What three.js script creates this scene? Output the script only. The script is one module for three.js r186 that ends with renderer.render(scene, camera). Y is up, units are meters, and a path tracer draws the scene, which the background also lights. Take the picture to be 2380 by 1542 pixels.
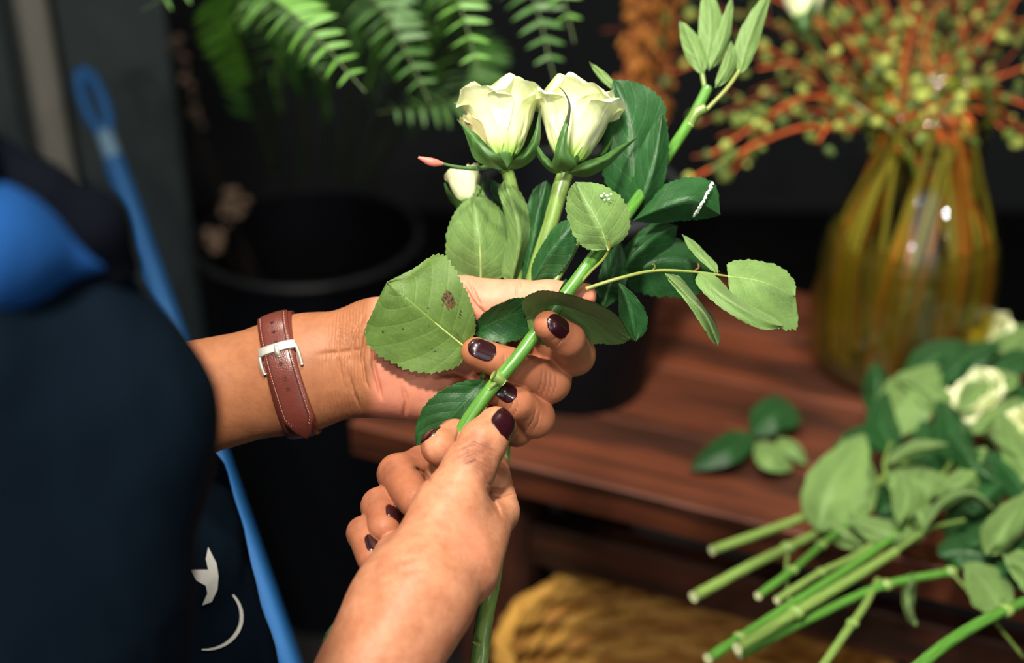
import * as THREE from 'three';
import { mergeGeometries } from 'three/addons/utils/BufferGeometryUtils.js';
import { RoundedBoxGeometry } from 'three/addons/geometries/RoundedBoxGeometry.js';
import { ImprovedNoise } from 'three/addons/math/ImprovedNoise.js';
import { RectAreaLightUniformsLib } from 'three/addons/lights/RectAreaLightUniformsLib.js';

// ---------------------------------------------------------------- camera
const IW = 2380, IH = 1542, FPX = 3305, PITCH = THREE.MathUtils.degToRad(30);
const scene = new THREE.Scene();
const camera = new THREE.PerspectiveCamera(2 * Math.atan(IH / 2 / FPX) * 180 / Math.PI, IW / IH, 0.05, 30);
camera.filmGauge = 36;
camera.position.set(0, 1.5, 0);
camera.rotation.set(-PITCH, 0, 0);
camera.focus = 0.708;
camera.userData.fStop = 3.9;
camera.updateMatrixWorld();

// ---------------------------------------------------------------- sky and light
scene.background = new THREE.Color(0x04060a);
RectAreaLightUniformsLib.init();
const EXPOSURE = 1.0;
const LAMPS = [                                                        // ceiling spots: place, photo pixel and distance aimed at, share of light, cone
  [-0.24, 2.35, 0.10, 1160, 580, 0.73, 1.5, .36], [-0.02, 2.35, -0.46, 1750, 1000, 1.05, 1.05, .46],
  [-0.55, 2.35, -1.15, 800, 100, 1.15, .62, .5], [0.42, 2.35, -0.80, 2100, 300, 1.40, .5, .5],
];
const LAMP_CD = 5.6, PENDANT_CD = 1.0, FILL_WINDOW_LUM = 0.22;

const renderer = new THREE.WebGLRenderer({ antialias: true });
renderer.toneMapping = THREE.LinearToneMapping;
renderer.toneMappingExposure = EXPOSURE;
renderer.shadowMap.enabled = true;

// ---------------------------------------------------------------- helpers
const V = (x, y, z) => new THREE.Vector3(x, y, z);
const CP = camera.position.clone(), RT = V(1, 0, 0), UP = V(0, Math.cos(PITCH), -Math.sin(PITCH)), FW = V(0, -Math.sin(PITCH), -Math.cos(PITCH));
const Z0 = 0.73, TABLE_Y = 0.78;
// a photo pixel and a distance along the lens axis, as a point of the room
const atZ = (px, py, z) => CP.clone().addScaledVector(RT, (px - IW / 2) / FPX * z).addScaledVector(UP, -(py - IH / 2) / FPX * z).addScaledVector(FW, z);
const P = (px, py, dz = 0) => atZ(px, py, Z0 + dz / 1000);                    // near the hands, dz in millimetres
const onH = (px, py, h) => { const v = (py - IH / 2) / FPX; return atZ(px, py, (CP.y - h) / (Math.sin(PITCH) + v * Math.cos(PITCH))); };  // where that pixel meets height h
const noise = new ImprovedNoise();
const N3 = (x, y, z) => noise.noise(x, y, z);
let seed = 7; const rnd = () => { seed = (seed * 1664525 + 1013904223) >>> 0; return seed / 4294967296; };
const rr = (a, b) => a + (b - a) * rnd();
const clamp = (x, a, b) => Math.max(a, Math.min(b, x)), mix = (a, b, t) => a + (b - a) * t;
const sstep = (a, b, x) => { const t = clamp((x - a) / (b - a), 0, 1); return t * t * (3 - 2 * t); };
const names = {};
const numbered = (n) => { const k = names[n] = (names[n] ?? -1) + 1; return k ? `${n}_${String(k).padStart(3, '0')}` : n; };
const C = (r, g, b) => new THREE.Color().setRGB(r, g, b);

function thing(name, label, category, pos = V(0, 0, 0), group, kind) {
  const o = new THREE.Group(); o.name = numbered(name); o.position.copy(pos); scene.add(o);
  o.userData = { label, category }; if (group) o.userData.group = group; if (kind) o.userData.kind = kind;
  o.updateMatrixWorld(); return o;
}
// a part: its geometry is given in room coordinates and stored relative to its owner
function part(owner, name, geo, mat, label) {
  const w = new THREE.Vector3(); owner.getWorldPosition(w);
  geo.translate(-w.x, -w.y, -w.z);
  const m = new THREE.Mesh(geo, mat); m.name = name; m.castShadow = m.receiveShadow = true;
  if (label) m.userData.label = label;
  owner.add(m); return m;
}
function single(name, geo, mat, label, category, group, kind) {
  geo.computeBoundingBox(); const b = geo.boundingBox, c = V((b.min.x + b.max.x) / 2, b.min.y, (b.min.z + b.max.z) / 2);
  geo.translate(-c.x, -c.y, -c.z);
  const m = new THREE.Mesh(geo, mat); m.name = numbered(name); m.position.copy(c); m.castShadow = m.receiveShadow = true;
  m.userData = { label, category }; if (group) m.userData.group = group; if (kind) m.userData.kind = kind;
  scene.add(m); return m;
}
const struct = (name, geo, mat, label) => { const m = single(name, geo, mat, label, name.split('_')[0], null, 'structure'); return m; };

// a swept tube of changing radius through points
function tube(pts, rad, seg = 24, sides = 8, wob = 0) {
  const cv = new THREE.CatmullRomCurve3(pts, false, 'centripetal'), fr = cv.computeFrenetFrames(seg, false);
  const pos = [], uv = [], idx = [], L = cv.getLength();
  for (let i = 0; i <= seg; i++) {
    const t = i / seg, p = cv.getPointAt(t), r0 = typeof rad === 'function' ? rad(t) : rad;
    for (let j = 0; j <= sides; j++) {
      const a = j / sides * Math.PI * 2, r = r0 * (1 + wob * N3(p.x * 200, p.y * 200, a));
      const q = p.clone().addScaledVector(fr.normals[i], Math.cos(a) * r).addScaledVector(fr.binormals[i], Math.sin(a) * r);
      pos.push(q.x, q.y, q.z); uv.push(j / sides, t * L * 20);
    }
  }
  for (let i = 0; i < seg; i++) for (let j = 0; j < sides; j++) { const a = i * (sides + 1) + j, b = a + sides + 1; idx.push(a, b, a + 1, b, b + 1, a + 1); }
  for (const e of [0, seg]) {
    const p = cv.getPointAt(e / seg), c = pos.length / 3; pos.push(p.x, p.y, p.z); uv.push(.5, .5);
    for (let j = 0; j < sides; j++) { const a = e * (sides + 1) + j; e ? idx.push(c, a, a + 1) : idx.push(c, a + 1, a); }
  }
  const g = new THREE.BufferGeometry(); g.setAttribute('position', new THREE.Float32BufferAttribute(pos, 3)); g.setAttribute('uv', new THREE.Float32BufferAttribute(uv, 2));
  g.setIndex(idx); g.computeVertexNormals(); return g;
}
function canvasTex(w, h, draw, srgb = true, rx = 1, ry = 1) {
  const c = document.createElement('canvas'); c.width = w; c.height = h; draw(c.getContext('2d'), w, h);
  const t = new THREE.CanvasTexture(c); if (srgb) t.colorSpace = THREE.SRGBColorSpace; t.wrapS = t.wrapT = THREE.RepeatWrapping; t.repeat.set(rx, ry); return t;
}
function dataTex(w, h, f, srgb = true) {
  const d = new Uint8Array(w * h * 4);
  for (let y = 0; y < h; y++) for (let x = 0; x < w; x++) { const c = f(x / w, y / h); const k = (y * w + x) * 4; d[k] = clamp(c[0], 0, 1) * 255; d[k + 1] = clamp(c[1], 0, 1) * 255; d[k + 2] = clamp(c[2], 0, 1) * 255; d[k + 3] = 255; }
  const t = new THREE.DataTexture(d, w, h); t.magFilter = THREE.LinearFilter; t.minFilter = THREE.LinearFilter; t.wrapS = t.wrapT = THREE.RepeatWrapping; if (srgb) t.colorSpace = THREE.SRGBColorSpace; t.needsUpdate = true; return t;
}
const std = (o) => new THREE.MeshStandardMaterial({ side: THREE.DoubleSide, ...o });
const phys = (o) => new THREE.MeshPhysicalMaterial({ side: THREE.DoubleSide, ...o });

// ---------------------------------------------------------------- lamps of the shop
for (const [x, y, z, label] of [
  [-.41, 1.95, 1.3, 'bare pendant bulb hanging by the front wall behind the florist'], [1.77, 1.95, 1.02, 'bare pendant bulb hanging beside the wall beyond the vase'], [-.25, 2.3, .75, 'higher bare pendant bulb hanging on a short cord over the florist'], [1.35, 2.3, .5, 'higher bare pendant bulb hanging on a short cord beyond the vase']]) {
  const o = thing('pendant_bulb', label, 'lamp', V(x, 2.7, z)), dk = std({ color: C(.01, .01, .01), roughness: .5 });
  part(o, 'cord', tube([V(x, 2.7, z), V(x, 2.4, z), V(x, y + .06, z)], .003, 6, 6), dk);
  part(o, 'socket', new THREE.CylinderGeometry(.014, .018, .05, 20).translate(x, y + .045, z), dk);
  part(o, 'bulb', new THREE.SphereGeometry(.02, 20, 14).translate(x, y, z), std({ color: C(1, 1, 1), emissive: C(1, .93, .8), emissiveIntensity: 200 }));
  const l = new THREE.PointLight(C(1, .92, .80), PENDANT_CD, 0, 2); l.position.set(x, y, z); l.castShadow = true; l.shadow.radius = .25; l.name = 'pendant_light'; scene.add(l);
}
for (const [k, [x, y, z, ax, ay, az, share, coneA]] of LAMPS.entries()) {
  const aim = atZ(ax, ay, az);
  const o = thing('ceiling_spot_lamp', 'black ceiling spot lamp aimed at ' + ['the hands', 'the cut roses on the table', 'the fern', 'the glass vase'][k], 'lamp', V(x, 2.68, z), 'ceiling spot lamps');
  const dir = aim.clone().sub(V(x, y, z)).normalize(), qt = new THREE.Quaternion().setFromUnitVectors(V(0, -1, 0), dir);
  const shade = new THREE.LatheGeometry([[.012, .1], [.034, .085], [.042, 0], [.046, -.03], [.044, -.03], [.04, 0], [.032, .08], [.012, .095]].map(([a, b]) => new THREE.Vector2(a, b)), 28).applyQuaternion(qt).translate(x, y, z);
  const black = std({ color: C(.01, .01, .012), roughness: .5 });
  part(o, 'lamp_shade', shade, black);
  part(o, 'lamp_arm', tube([V(x, 2.68, z), V(x, 2.5, z), V(x, y, z).addScaledVector(dir, -.1)], .007, 8, 8), black);
  part(o, 'ceiling_rose', new THREE.CylinderGeometry(.04, .045, .03, 24).translate(x, 2.67, z), black);
  part(o, 'bulb', new THREE.SphereGeometry(.03, 20, 14).translate(x, y, z).translate(dir.x * .0, dir.y * .0, dir.z * .0), std({ color: C(1, 1, 1), emissive: C(1, .9, .76), emissiveIntensity: 120 }));
  const s = new THREE.SpotLight(C(1, .92, .80), LAMP_CD * share, 0, coneA, .8, 2);
  s.position.set(x, y, z).addScaledVector(dir, .035); s.target.position.copy(aim); s.castShadow = true; s.shadow.radius = 3.2; s.shadow.mapSize.set(2048, 2048); s.name = 'spot_light';
  scene.add(s, s.target);
}
// ---------------------------------------------------------------- the room
const wallMat = std({ color: C(.05, .056, .064), roughness: .9 });
{
  const X0 = -1.9, X1 = 2.1, ZB = -3.2, ZF = 1.6, H = 2.7, T = .12;
  const box = (x0, x1, y0, y1, z0, z1) => new THREE.BoxGeometry(x1 - x0, y1 - y0, z1 - z0).translate((x0 + x1) / 2, (y0 + y1) / 2, (z0 + z1) / 2);
  const concrete = dataTex(256, 256, (u, v) => { const n = .5 + .35 * N3(u * 8, v * 8, 1) + .25 * N3(u * 40, v * 40, 2); return [n, n, n]; });
  concrete.repeat.set(2, 2);
  struct('floor', box(X0, X1, -.1, 0, ZB, ZF), std({ color: C(.03, .032, .036), map: concrete, roughness: .7 }), 'dark concrete shop floor');
  struct('ceiling', box(X0 - T, X1 + T, H, H + .1, ZB - T, ZF + T), std({ color: C(.10, .10, .105), roughness: .9 }), 'dark painted ceiling above the shop');
  struct('wall_back', box(X0 - T, X1 + T, 0, H, ZB - T, ZB), wallMat, 'charcoal back wall of the shop');
  struct('wall_left', box(X0 - T, X0, 0, H, ZB, ZF), wallMat, 'dark wall beside the grey cabinet');
  struct('wall_right', box(X1, X1 + T, 0, H, ZB, ZF), wallMat, 'dark wall beyond the glass vase');
  // front wall with a window panel added for cool fill light
  struct('wall_front', mergeGeometries([box(X0 - T, -.9, 0, H, ZF, ZF + T), box(1.3, X1 + T, 0, H, ZF, ZF + T), box(-.9, 1.3, 0, .9, ZF, ZF + T), box(-.9, 1.3, 2.4, H, ZF, ZF + T)]), wallMat, 'dark front wall around the added fill window');
  const w = struct('window_added_1', box(-.9, 1.3, .9, 2.4, ZF + .05, ZF + .06), std({ color: C(.2, .25, .3), emissive: C(.72, .86, 1), emissiveIntensity: FILL_WINDOW_LUM }), 'frosted window panel added for cool fill light');
  const fr = box(-.9, 1.3, .9, .94, ZF + .02, ZF + .08);
  part(w, 'added_window_frame', mergeGeometries([fr, box(-.9, 1.3, 2.36, 2.4, ZF + .02, ZF + .08), box(-.9, -.86, .9, 2.4, ZF + .02, ZF + .08), box(1.26, 1.3, .9, 2.4, ZF + .02, ZF + .08)]), std({ color: C(.05, .05, .05), roughness: .6 }));
  const ra = new THREE.RectAreaLight(C(.72, .86, 1), FILL_WINDOW_LUM * 3, 2.1, 1.4); ra.position.set(.2, 1.65, ZF + .01); ra.lookAt(.2, 1.2, -2); ra.name = 'window_fill_light'; scene.add(ra);  // unseen source, added as cool fill from behind the lens
}
// grey steel cabinet with its pale post, at the left
const steel = std({ color: C(.08, .105, .112), roughness: .6, metalness: .0, bumpScale: .0006, bumpMap: dataTex(128, 128, (u, v) => { const n = .5 + .4 * N3(u * 90, v * 90, 3); return [n, n, n]; }, false) });
{
  // the door's vertical edge shows at x 380..480; its face stands about 2.2 m away
  const a = atZ(452, 560, 2.15), b = atZ(-420, 560, 1.9);
  const ex = V(b.x - a.x, 0, b.z - a.z), len = ex.length(), yaw = Math.atan2(-ex.z, ex.x);
  const o = thing('steel_cabinet', 'tall dark grey steel cabinet behind the blue broom handle', 'cabinet', V(a.x, 0, a.z));
  const put = (x0, x1, y0, y1, z0, z1, r = .006) => { const g = new RoundedBoxGeometry(x1 - x0, y1 - y0, z1 - z0, 2, r); g.translate((x0 + x1) / 2, (y0 + y1) / 2, (z0 + z1) / 2); g.rotateY(yaw); g.translate(a.x, 0, a.z); return g; };
  const perPx = 2.1 / FPX;
  part(o, 'cabinet_body', put(.0, len, .06, 2.1, .03, .5), steel);
  const d1 = part(o, 'cabinet_door', put(.0, .15, .08, 2.08, 0, .028), steel, 'dark grey steel door');
  part(o, 'cabinet_door', put(.215, len, .08, 2.08, 0, .028), steel, 'dark grey steel door');
  part(o, 'cabinet_post', put(.160, .202, .0, 2.1, -.045, .03, .012), std({ color: C(.42, .40, .35), roughness: .5 }), 'pale grey upright post between the doors');
  part(o, 'foot_rail', put(0, len, 0, .06, .05, .48), std({ color: C(.02, .02, .022) }));
}
// blue broom leaning there
{
  const top = atZ(200, 185, 1.72), bot0 = atZ(668, 1542, 1.62), dir = bot0.clone().sub(top).normalize(), bot = top.clone().addScaledVector(dir, (top.y - .05) / -dir.y);
  const blue = std({ color: C(.025, .18, .52), roughness: .42 }), o = thing('broom', 'blue plastic broom handle with a hanging hook, leaning by the steel cabinet', 'broom', V(bot.x, 0, bot.z));
  const at = (d) => top.clone().addScaledVector(dir, d);
  part(o, 'handle', tube([at(.105), at(.5), at(1), bot], .0125, 20, 14), blue);
  part(o, 'label_band', tube([at(.07), at(.09), at(.108)], .0105, 4, 14), std({ color: C(.28, .50, .72), roughness: .5 }), 'pale blue band below the hook');
  // flattened hanging loop
  const side = V(1, 0, .2).normalize(), lp = [];
  for (let k = 0; k <= 16; k++) { const t = k / 16 * Math.PI * 2; lp.push(at(.03 - .042 * Math.cos(t)).addScaledVector(side, .0135 * Math.sin(t))); }
  part(o, 'hanging_loop', tube(lp, .0075, 40, 8), blue);
  part(o, 'broom_head', new RoundedBoxGeometry(.28, .05, .05, 2, .01).translate(bot.x, .09, bot.z), blue);
  const br = []; for (let k = 0; k < 26; k++) for (let j = 0; j < 3; j++) br.push(new THREE.CylinderGeometry(.003, .004, .07, 5).translate(bot.x - .13 + k * .0104, .035, bot.z - .015 + j * .015));
  part(o, 'bristles', mergeGeometries(br), std({ color: C(.02, .02, .03) })).userData.kind = 'stuff';
}
// ---------------------------------------------------------------- work table
const woodCol = (s, tone) => dataTex(512, 128, (u, v) => {
  const w = N3(u * 3 + s, v * 14, s) * .5 + N3(u * 7, v * 60 + s, 3) * .35 + N3(u * 30, v * 160, s) * .15, st = sstep(.0, .45, N3(u * 7 + s * 3, v * 2.2, 9.3) + .3 * N3(u * 22, v * 9, s));
  const k = (.74 + .34 * w) * (1 - .40 * st) * tone; return [.62 * k, .33 * k, .205 * k];
});
const corner = onH(810, 985, TABLE_Y), cornerR = onH(1739, 1213, TABLE_Y);
const e1 = V(cornerR.x - corner.x, 0, cornerR.z - corner.z).normalize(), e2 = V(e1.z, 0, -e1.x);
if (e2.z > 0) e2.negate();
const tYaw = Math.atan2(-e1.z, e1.x);
const tbox = (a0, a1, y0, y1, b0, b1, r = .003) => { const g = new RoundedBoxGeometry(a1 - a0, y1 - y0, b1 - b0, 2, r); g.translate((a0 + a1) / 2, (y0 + y1) / 2, -(b0 + b1) / 2); g.rotateY(tYaw); g.translate(corner.x, 0, corner.z); return g; };
{
  const o = thing('work_table', 'reddish brown wooden work table under the cut roses', 'table', V(corner.x, 0, corner.z));
  const W = 1.3, D = .41, nb = 4;
  for (let k = 0; k < nb; k++) part(o, 'plank', tbox(0, W, TABLE_Y - .034, TABLE_Y - (k % 2 ? .0004 : 0), k * D / nb + .0005, (k + 1) * D / nb - .0005, k ? .0010 : .0022), std({ map: woodCol(k * 3.7 + 1, [1, .92, 1.06, .9][k]), roughness: .5, color: C(.60, .58, .56) }));
  const fm = std({ map: woodCol(11, .75), roughness: .6, color: C(.6, .55, .5) });
  part(o, 'apron_rail', tbox(.05, W - .05, TABLE_Y - .15, TABLE_Y - .1, .05, .075), fm);
  part(o, 'apron_rail', tbox(.05, W - .05, TABLE_Y - .15, TABLE_Y - .034, D - .075, D - .05), fm);
  part(o, 'stretcher', tbox(.05, W - .05, .2, .25, D - .08, D - .04), fm);
  for (const [a, b] of [[.06, .035], [W - .13, .035], [.06, D - .1], [W - .13, D - .1]]) part(o, 'leg', tbox(a + .03, a + .10, 0, TABLE_Y - .034, b, b + .07), fm);
}
// ---------------------------------------------------------------- leaves
const NV = 7;                                                     // side veins each half
const veinDist = (t, s) => { const x = NV * (t - .28 * Math.abs(s) - .04); return Math.abs(x - Math.round(x)) / NV; };
const leafTex = (base, vein, vary, spots) => dataTex(256, 256, (u, v) => {
  const s = v * 2 - 1, n = N3(u * 6, v * 6, base[1] * 9) * .5 + N3(u * 22, v * 22, 4) * .3 + N3(u * 70, v * 70, 8) * .25;
  const m = Math.max(1 - sstep(.006, .03, Math.abs(s) / (1.15 - u)), .4 * (1 - sstep(.001, .009, veinDist(u, s))) * (1 - .5 * Math.abs(s)));
  let c = [0, 1, 2].map((i) => mix(base[i] * (1 + vary * n), vein[i], m));
  const net = N3(u * 34, v * 34, 20); if (Math.abs(net) < .05) c = c.map((x, i) => mix(x, vein[i], .28));
  if (spots) {
    const q = N3(u * 11 + 3, v * 9, 31) + .5 * N3(u * 40, v * 40, 7);
    const d1 = Math.hypot((u - .45) * 1.2, (v - .78) * 1.1) + .06 * N3(u * 30, v * 30, 2);
    const rot = 1 - sstep(.055, .085, d1), fl = sstep(.62, .74, q);
    c = [[c[0], .42, .08], [c[1], .30, .07], [c[2], .16, .05]].map(([a, tan, dk]) => mix(mix(a, N3(u * 60, v * 60, 5) > -.2 ? tan : dk, rot), dk * 1.6, fl * .75));
  }
  return c;
});
const leafBump = dataTex(256, 256, (u, v) => { const s = v * 2 - 1; const h = .5 + .3 * N3(u * 30, v * 30, 6) + .12 * N3(u * 80, v * 80, 1) - .35 * (1 - sstep(.003, .016, veinDist(u, s))) - .3 * (1 - sstep(.01, .05, Math.abs(s))); return [h, h, h]; }, false);
const TEX_TOP = leafTex([.14, .30, .15], [.26, .43, .22], .28), TEX_UND = leafTex([.47, .60, .34], [.60, .71, .42], .18), TEX_SPOT = leafTex([.40, .53, .25], [.58, .70, .34], .18, true);
const lm = (map, tint, rough, tr = .18) => phys({ map, color: C(...tint), roughness: rough, transmission: tr, thickness: 0, bumpMap: leafBump, bumpScale: .00018, ior: 1.4 });
const LEAF = {
  top: lm(TEX_TOP, [.92, 1.08, .98], .47),            // the glossy upper side
  und: lm(TEX_UND, [.78, .82, .76], .6),            // the pale matt underside
  undSpot: lm(TEX_SPOT, [.68, .7, .6], .6),         // underside of the blemished leaf
};
const stemMat = (r, g, b, rough = .3) => phys({ color: C(r, g, b), roughness: rough, clearcoat: .35, clearcoatRoughness: .3, map: STEM_TEX });
const STEM_TEX = dataTex(64, 256, (u, v) => { const n = .86 + .16 * N3(u * 12, v * 3, 1) + .1 * N3(u * 30, v * 60, 4); return [n, n, n * .95]; });
const STEM = { green: stemMat(.12, .34, .055), pale: stemMat(.26, .42, .11), dull: stemMat(.20, .33, .08), petiole: stemMat(.30, .36, .08, .45), brown: stemMat(.25, .10, .03, .6) };

// A leaf between three curves (midrib, edge A, edge B), each an array of points; face = the side turned to the lens.
function leafGeo(mid, A, B, o = {}) {
  const n = o.n ?? 36, m = o.m ?? 5, ser = (o.ser ?? .05) * 1.35, teeth = Math.round((o.teeth ?? 13) * 1.5), quilt = o.quilt ?? .00016, th = o.th ?? .00022;
  const cv = (a) => new THREE.CatmullRomCurve3(a, false, 'centripetal'), cm = cv(mid), ca = cv(A), cb = cv(B), k = 2 * m + 1;
  const front = [], uv = [], idx = [], dpt = FW;
  const sd = o.seed ?? mid[0].x * 50 + mid[0].y * 31;
  for (let i = 0; i <= n; i++) {
    const t = i / n, c = cm.getPoint(t);
    for (let j = 0; j < k; j++) {
      const s = (j - m) / m, e = s >= 0 ? ca.getPoint(t) : cb.getPoint(t), a = Math.abs(s);
      const saw = (t * teeth) % 1, grow = a === 1 ? 1 + ser * (saw - .5) * 1.6 * Math.min(1, t * 8, (1 - t) * 8) : a;
      const p = c.clone().lerp(e, grow), w = c.distanceTo(e);
      const vq = NV * (t - .28 * a - .04), relief = quilt * Math.cos(vq * Math.PI * 2) * Math.min(1, a * 3, (1 - t) * 5, t * 6) * (w > .004 ? 1 : .3);
      p.addScaledVector(dpt, relief + (o.wave ?? .0012) * N3(t * 5 + sd, s * 2.2, sd) * (.3 + a) - (o.crease ?? .0009) * Math.exp(-a * 6) * (o.face === 't' ? -1 : 1));
      front.push(p); uv.push(t, .5 + .5 * s);
    }
  }
  for (let i = 0; i < n; i++) for (let j = 0; j < k - 1; j++) { const a = i * k + j, b = a + k; idx.push(a, b, a + 1, b, b + 1, a + 1); }
  const g = new THREE.BufferGeometry(); g.setAttribute('position', new THREE.Float32BufferAttribute(front.flatMap((p) => [p.x, p.y, p.z]), 3)); g.setIndex(idx); g.computeVertexNormals();
  const nn = g.attributes.normal, F = front.length; let flip = 0; for (let i = 0; i < F; i++) flip += nn.getX(i) * FW.x + nn.getY(i) * FW.y + nn.getZ(i) * FW.z; const sgn = flip > 0 ? -1 : 1;
  const pos = [], nor = [], uv2 = [];
  for (const b of [0, 1]) for (let i = 0; i < F; i++) { const q = V(nn.getX(i), nn.getY(i), nn.getZ(i)).multiplyScalar(sgn), p = front[i].clone().addScaledVector(q, b ? -th : th); pos.push(p.x, p.y, p.z); if (b) q.negate(); nor.push(q.x, q.y, q.z); uv2.push(uv[2 * i], uv[2 * i + 1]); }
  const i0 = [], i1 = []; for (let q = 0; q < idx.length; q += 3) { const [a, b, c] = [idx[q], idx[q + 1], idx[q + 2]]; sgn > 0 ? (i0.push(a, b, c), i1.push(a + F, c + F, b + F)) : (i0.push(a, c, b), i1.push(a + F, b + F, c + F)); }
  const out = new THREE.BufferGeometry(); out.setAttribute('position', new THREE.Float32BufferAttribute(pos, 3)); out.setAttribute('normal', new THREE.Float32BufferAttribute(nor, 3)); out.setAttribute('uv', new THREE.Float32BufferAttribute(uv2, 2));
  out.setIndex([...i0, ...i1]); out.addGroup(0, i0.length, 0); out.addGroup(i0.length, i1.length, 1); return out;
}
// spec: pixel curves with depth; pt(px,py,d) makes points
function leaf(owner, pt, mid, A, B, o = {}, name = 'leaf') {
  const M = mid.map((q) => pt(...q)), f = (E) => [M[0], ...E.map((q) => pt(...q)), M[M.length - 1]];
  const geo = leafGeo(M, f(A), f(B), o), front = LEAF[o.mat ?? 'und'], back = LEAF[o.back ?? ((o.mat ?? 'und').startsWith('und') ? 'top' : 'und')];
  const mesh = part(owner, name, geo, [front, back], o.label);
  if (o.rib) part(mesh, 'midrib', tube(M.map((p) => p.clone().addScaledVector(FW, -.0006)), (t) => o.rib * (1 - .8 * t), 24, 6), LEAF.ribMat ??= std({ color: C(.42, .52, .18), roughness: .5 }));
  return mesh;
}
// spec by midrib and half-widths in pixels
function leafW(owner, pt, mid, wa, wb, o = {}, name) {
  const f = [.1, .3, .55, .8, .93], pr = [.5, .93, 1, .62, .3], cv = new THREE.CatmullRomCurve3(mid.map((q) => V(q[0], q[1], q[2] ?? 0)), false, 'centripetal');
  const E = (w, e) => f.map((t, i) => { const p = cv.getPoint(t), d = cv.getTangent(t), l = Math.hypot(d.x, d.y) || 1; return [p.x - d.y / l * w * pr[i], p.y + d.x / l * w * pr[i], p.z + e * pr[i]]; });
  return leaf(owner, pt, mid, E(wa, o.ea ?? 0), E(-wb, o.eb ?? 0), o, name);
}
// ---------------------------------------------------------------- rose heads
const petalTex = dataTex(128, 128, (u, v) => { const n = .03 * N3(u * 40, v * 3, 3) + .03 * N3(u * 8, v * 8, 5), g = sstep(.35, .0, v), st = .04 * sstep(.3, .6, N3(u * 24, v * 2.5, 9)); return [.965 + n - .25 * g - st, .975 + n - .08 * g, .84 + n - .42 * g - 1.6 * st]; });
const petalMat = phys({ map: petalTex, color: C(.98, 1, .90), roughness: .62, transmission: .25, thickness: 0, sheen: .2 });
const petalTired = phys({ map: petalTex, color: C(.78, .72, .52), roughness: .7, transmission: .2, thickness: 0 });
const sepalMat = phys({ color: C(.075, .20, .045), roughness: .5, transmission: .12, thickness: 0, map: STEM_TEX }), sepalPink = phys({ color: C(.55, .16, .12), roughness: .5 });
function petalGeo(R, H, ang, span, o = {}) {            // axis +y, base at 0
  const nu = 14, nv = 14, pos = [], uv = [], idx = [], lip = o.lip ?? .25, sd = o.seed ?? 1, th = .0002;
  const F = (u, v) => {
    const w = span * (.35 + .65 * Math.sin(Math.min(1, v * 1.35) * Math.PI / 2)) * (v > .8 ? 1 - .45 * Math.pow((v - .8) / .2, 2.2) : 1);
    const a = ang + (u - .5) * w, top = 1 - .13 * Math.pow(Math.abs(u - .5) * 2, 2.2) + .10 * N3(u * 3.3, sd, 2) + .03 * N3(u * 11, sd, 7) * sstep(.7, 1, v);
    let r = R * (.12 + .80 * Math.pow(Math.min(1, v + .015), .52) + .10 * v) * (1 - (o.close ?? 0) * v * v);
    r += R * lip * .8 * Math.pow(sstep(.6, 1, v), 1.6) * (.6 + .6 * N3(u * 2.5 + sd, 3, sd)) + R * .06 * N3(u * 4, v * 3, sd) + R * (o.off ?? 0) * (u - .5) * 2 * v;
    const y = H * (v * top - (lip > .3 ? .10 * Math.pow(sstep(.8, 1, v), 2) : 0));
    return V(Math.cos(a) * r, y, Math.sin(a) * r);
  };
  const pts = []; for (let j = 0; j <= nv; j++) for (let i = 0; i <= nu; i++) { pts.push(F(i / nu, j / nv)); uv.push(i / nu, j / nv); }
  for (let j = 0; j < nv; j++) for (let i = 0; i < nu; i++) { const a = j * (nu + 1) + i, b = a + nu + 1; idx.push(a, b, a + 1, b, b + 1, a + 1); }
  for (const p of pts) pos.push(p.x, p.y, p.z);
  const g = new THREE.BufferGeometry(); g.setAttribute('position', new THREE.Float32BufferAttribute(pos, 3)); g.setAttribute('uv', new THREE.Float32BufferAttribute(uv, 2)); g.setIndex(idx); g.computeVertexNormals(); return g;
}
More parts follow.
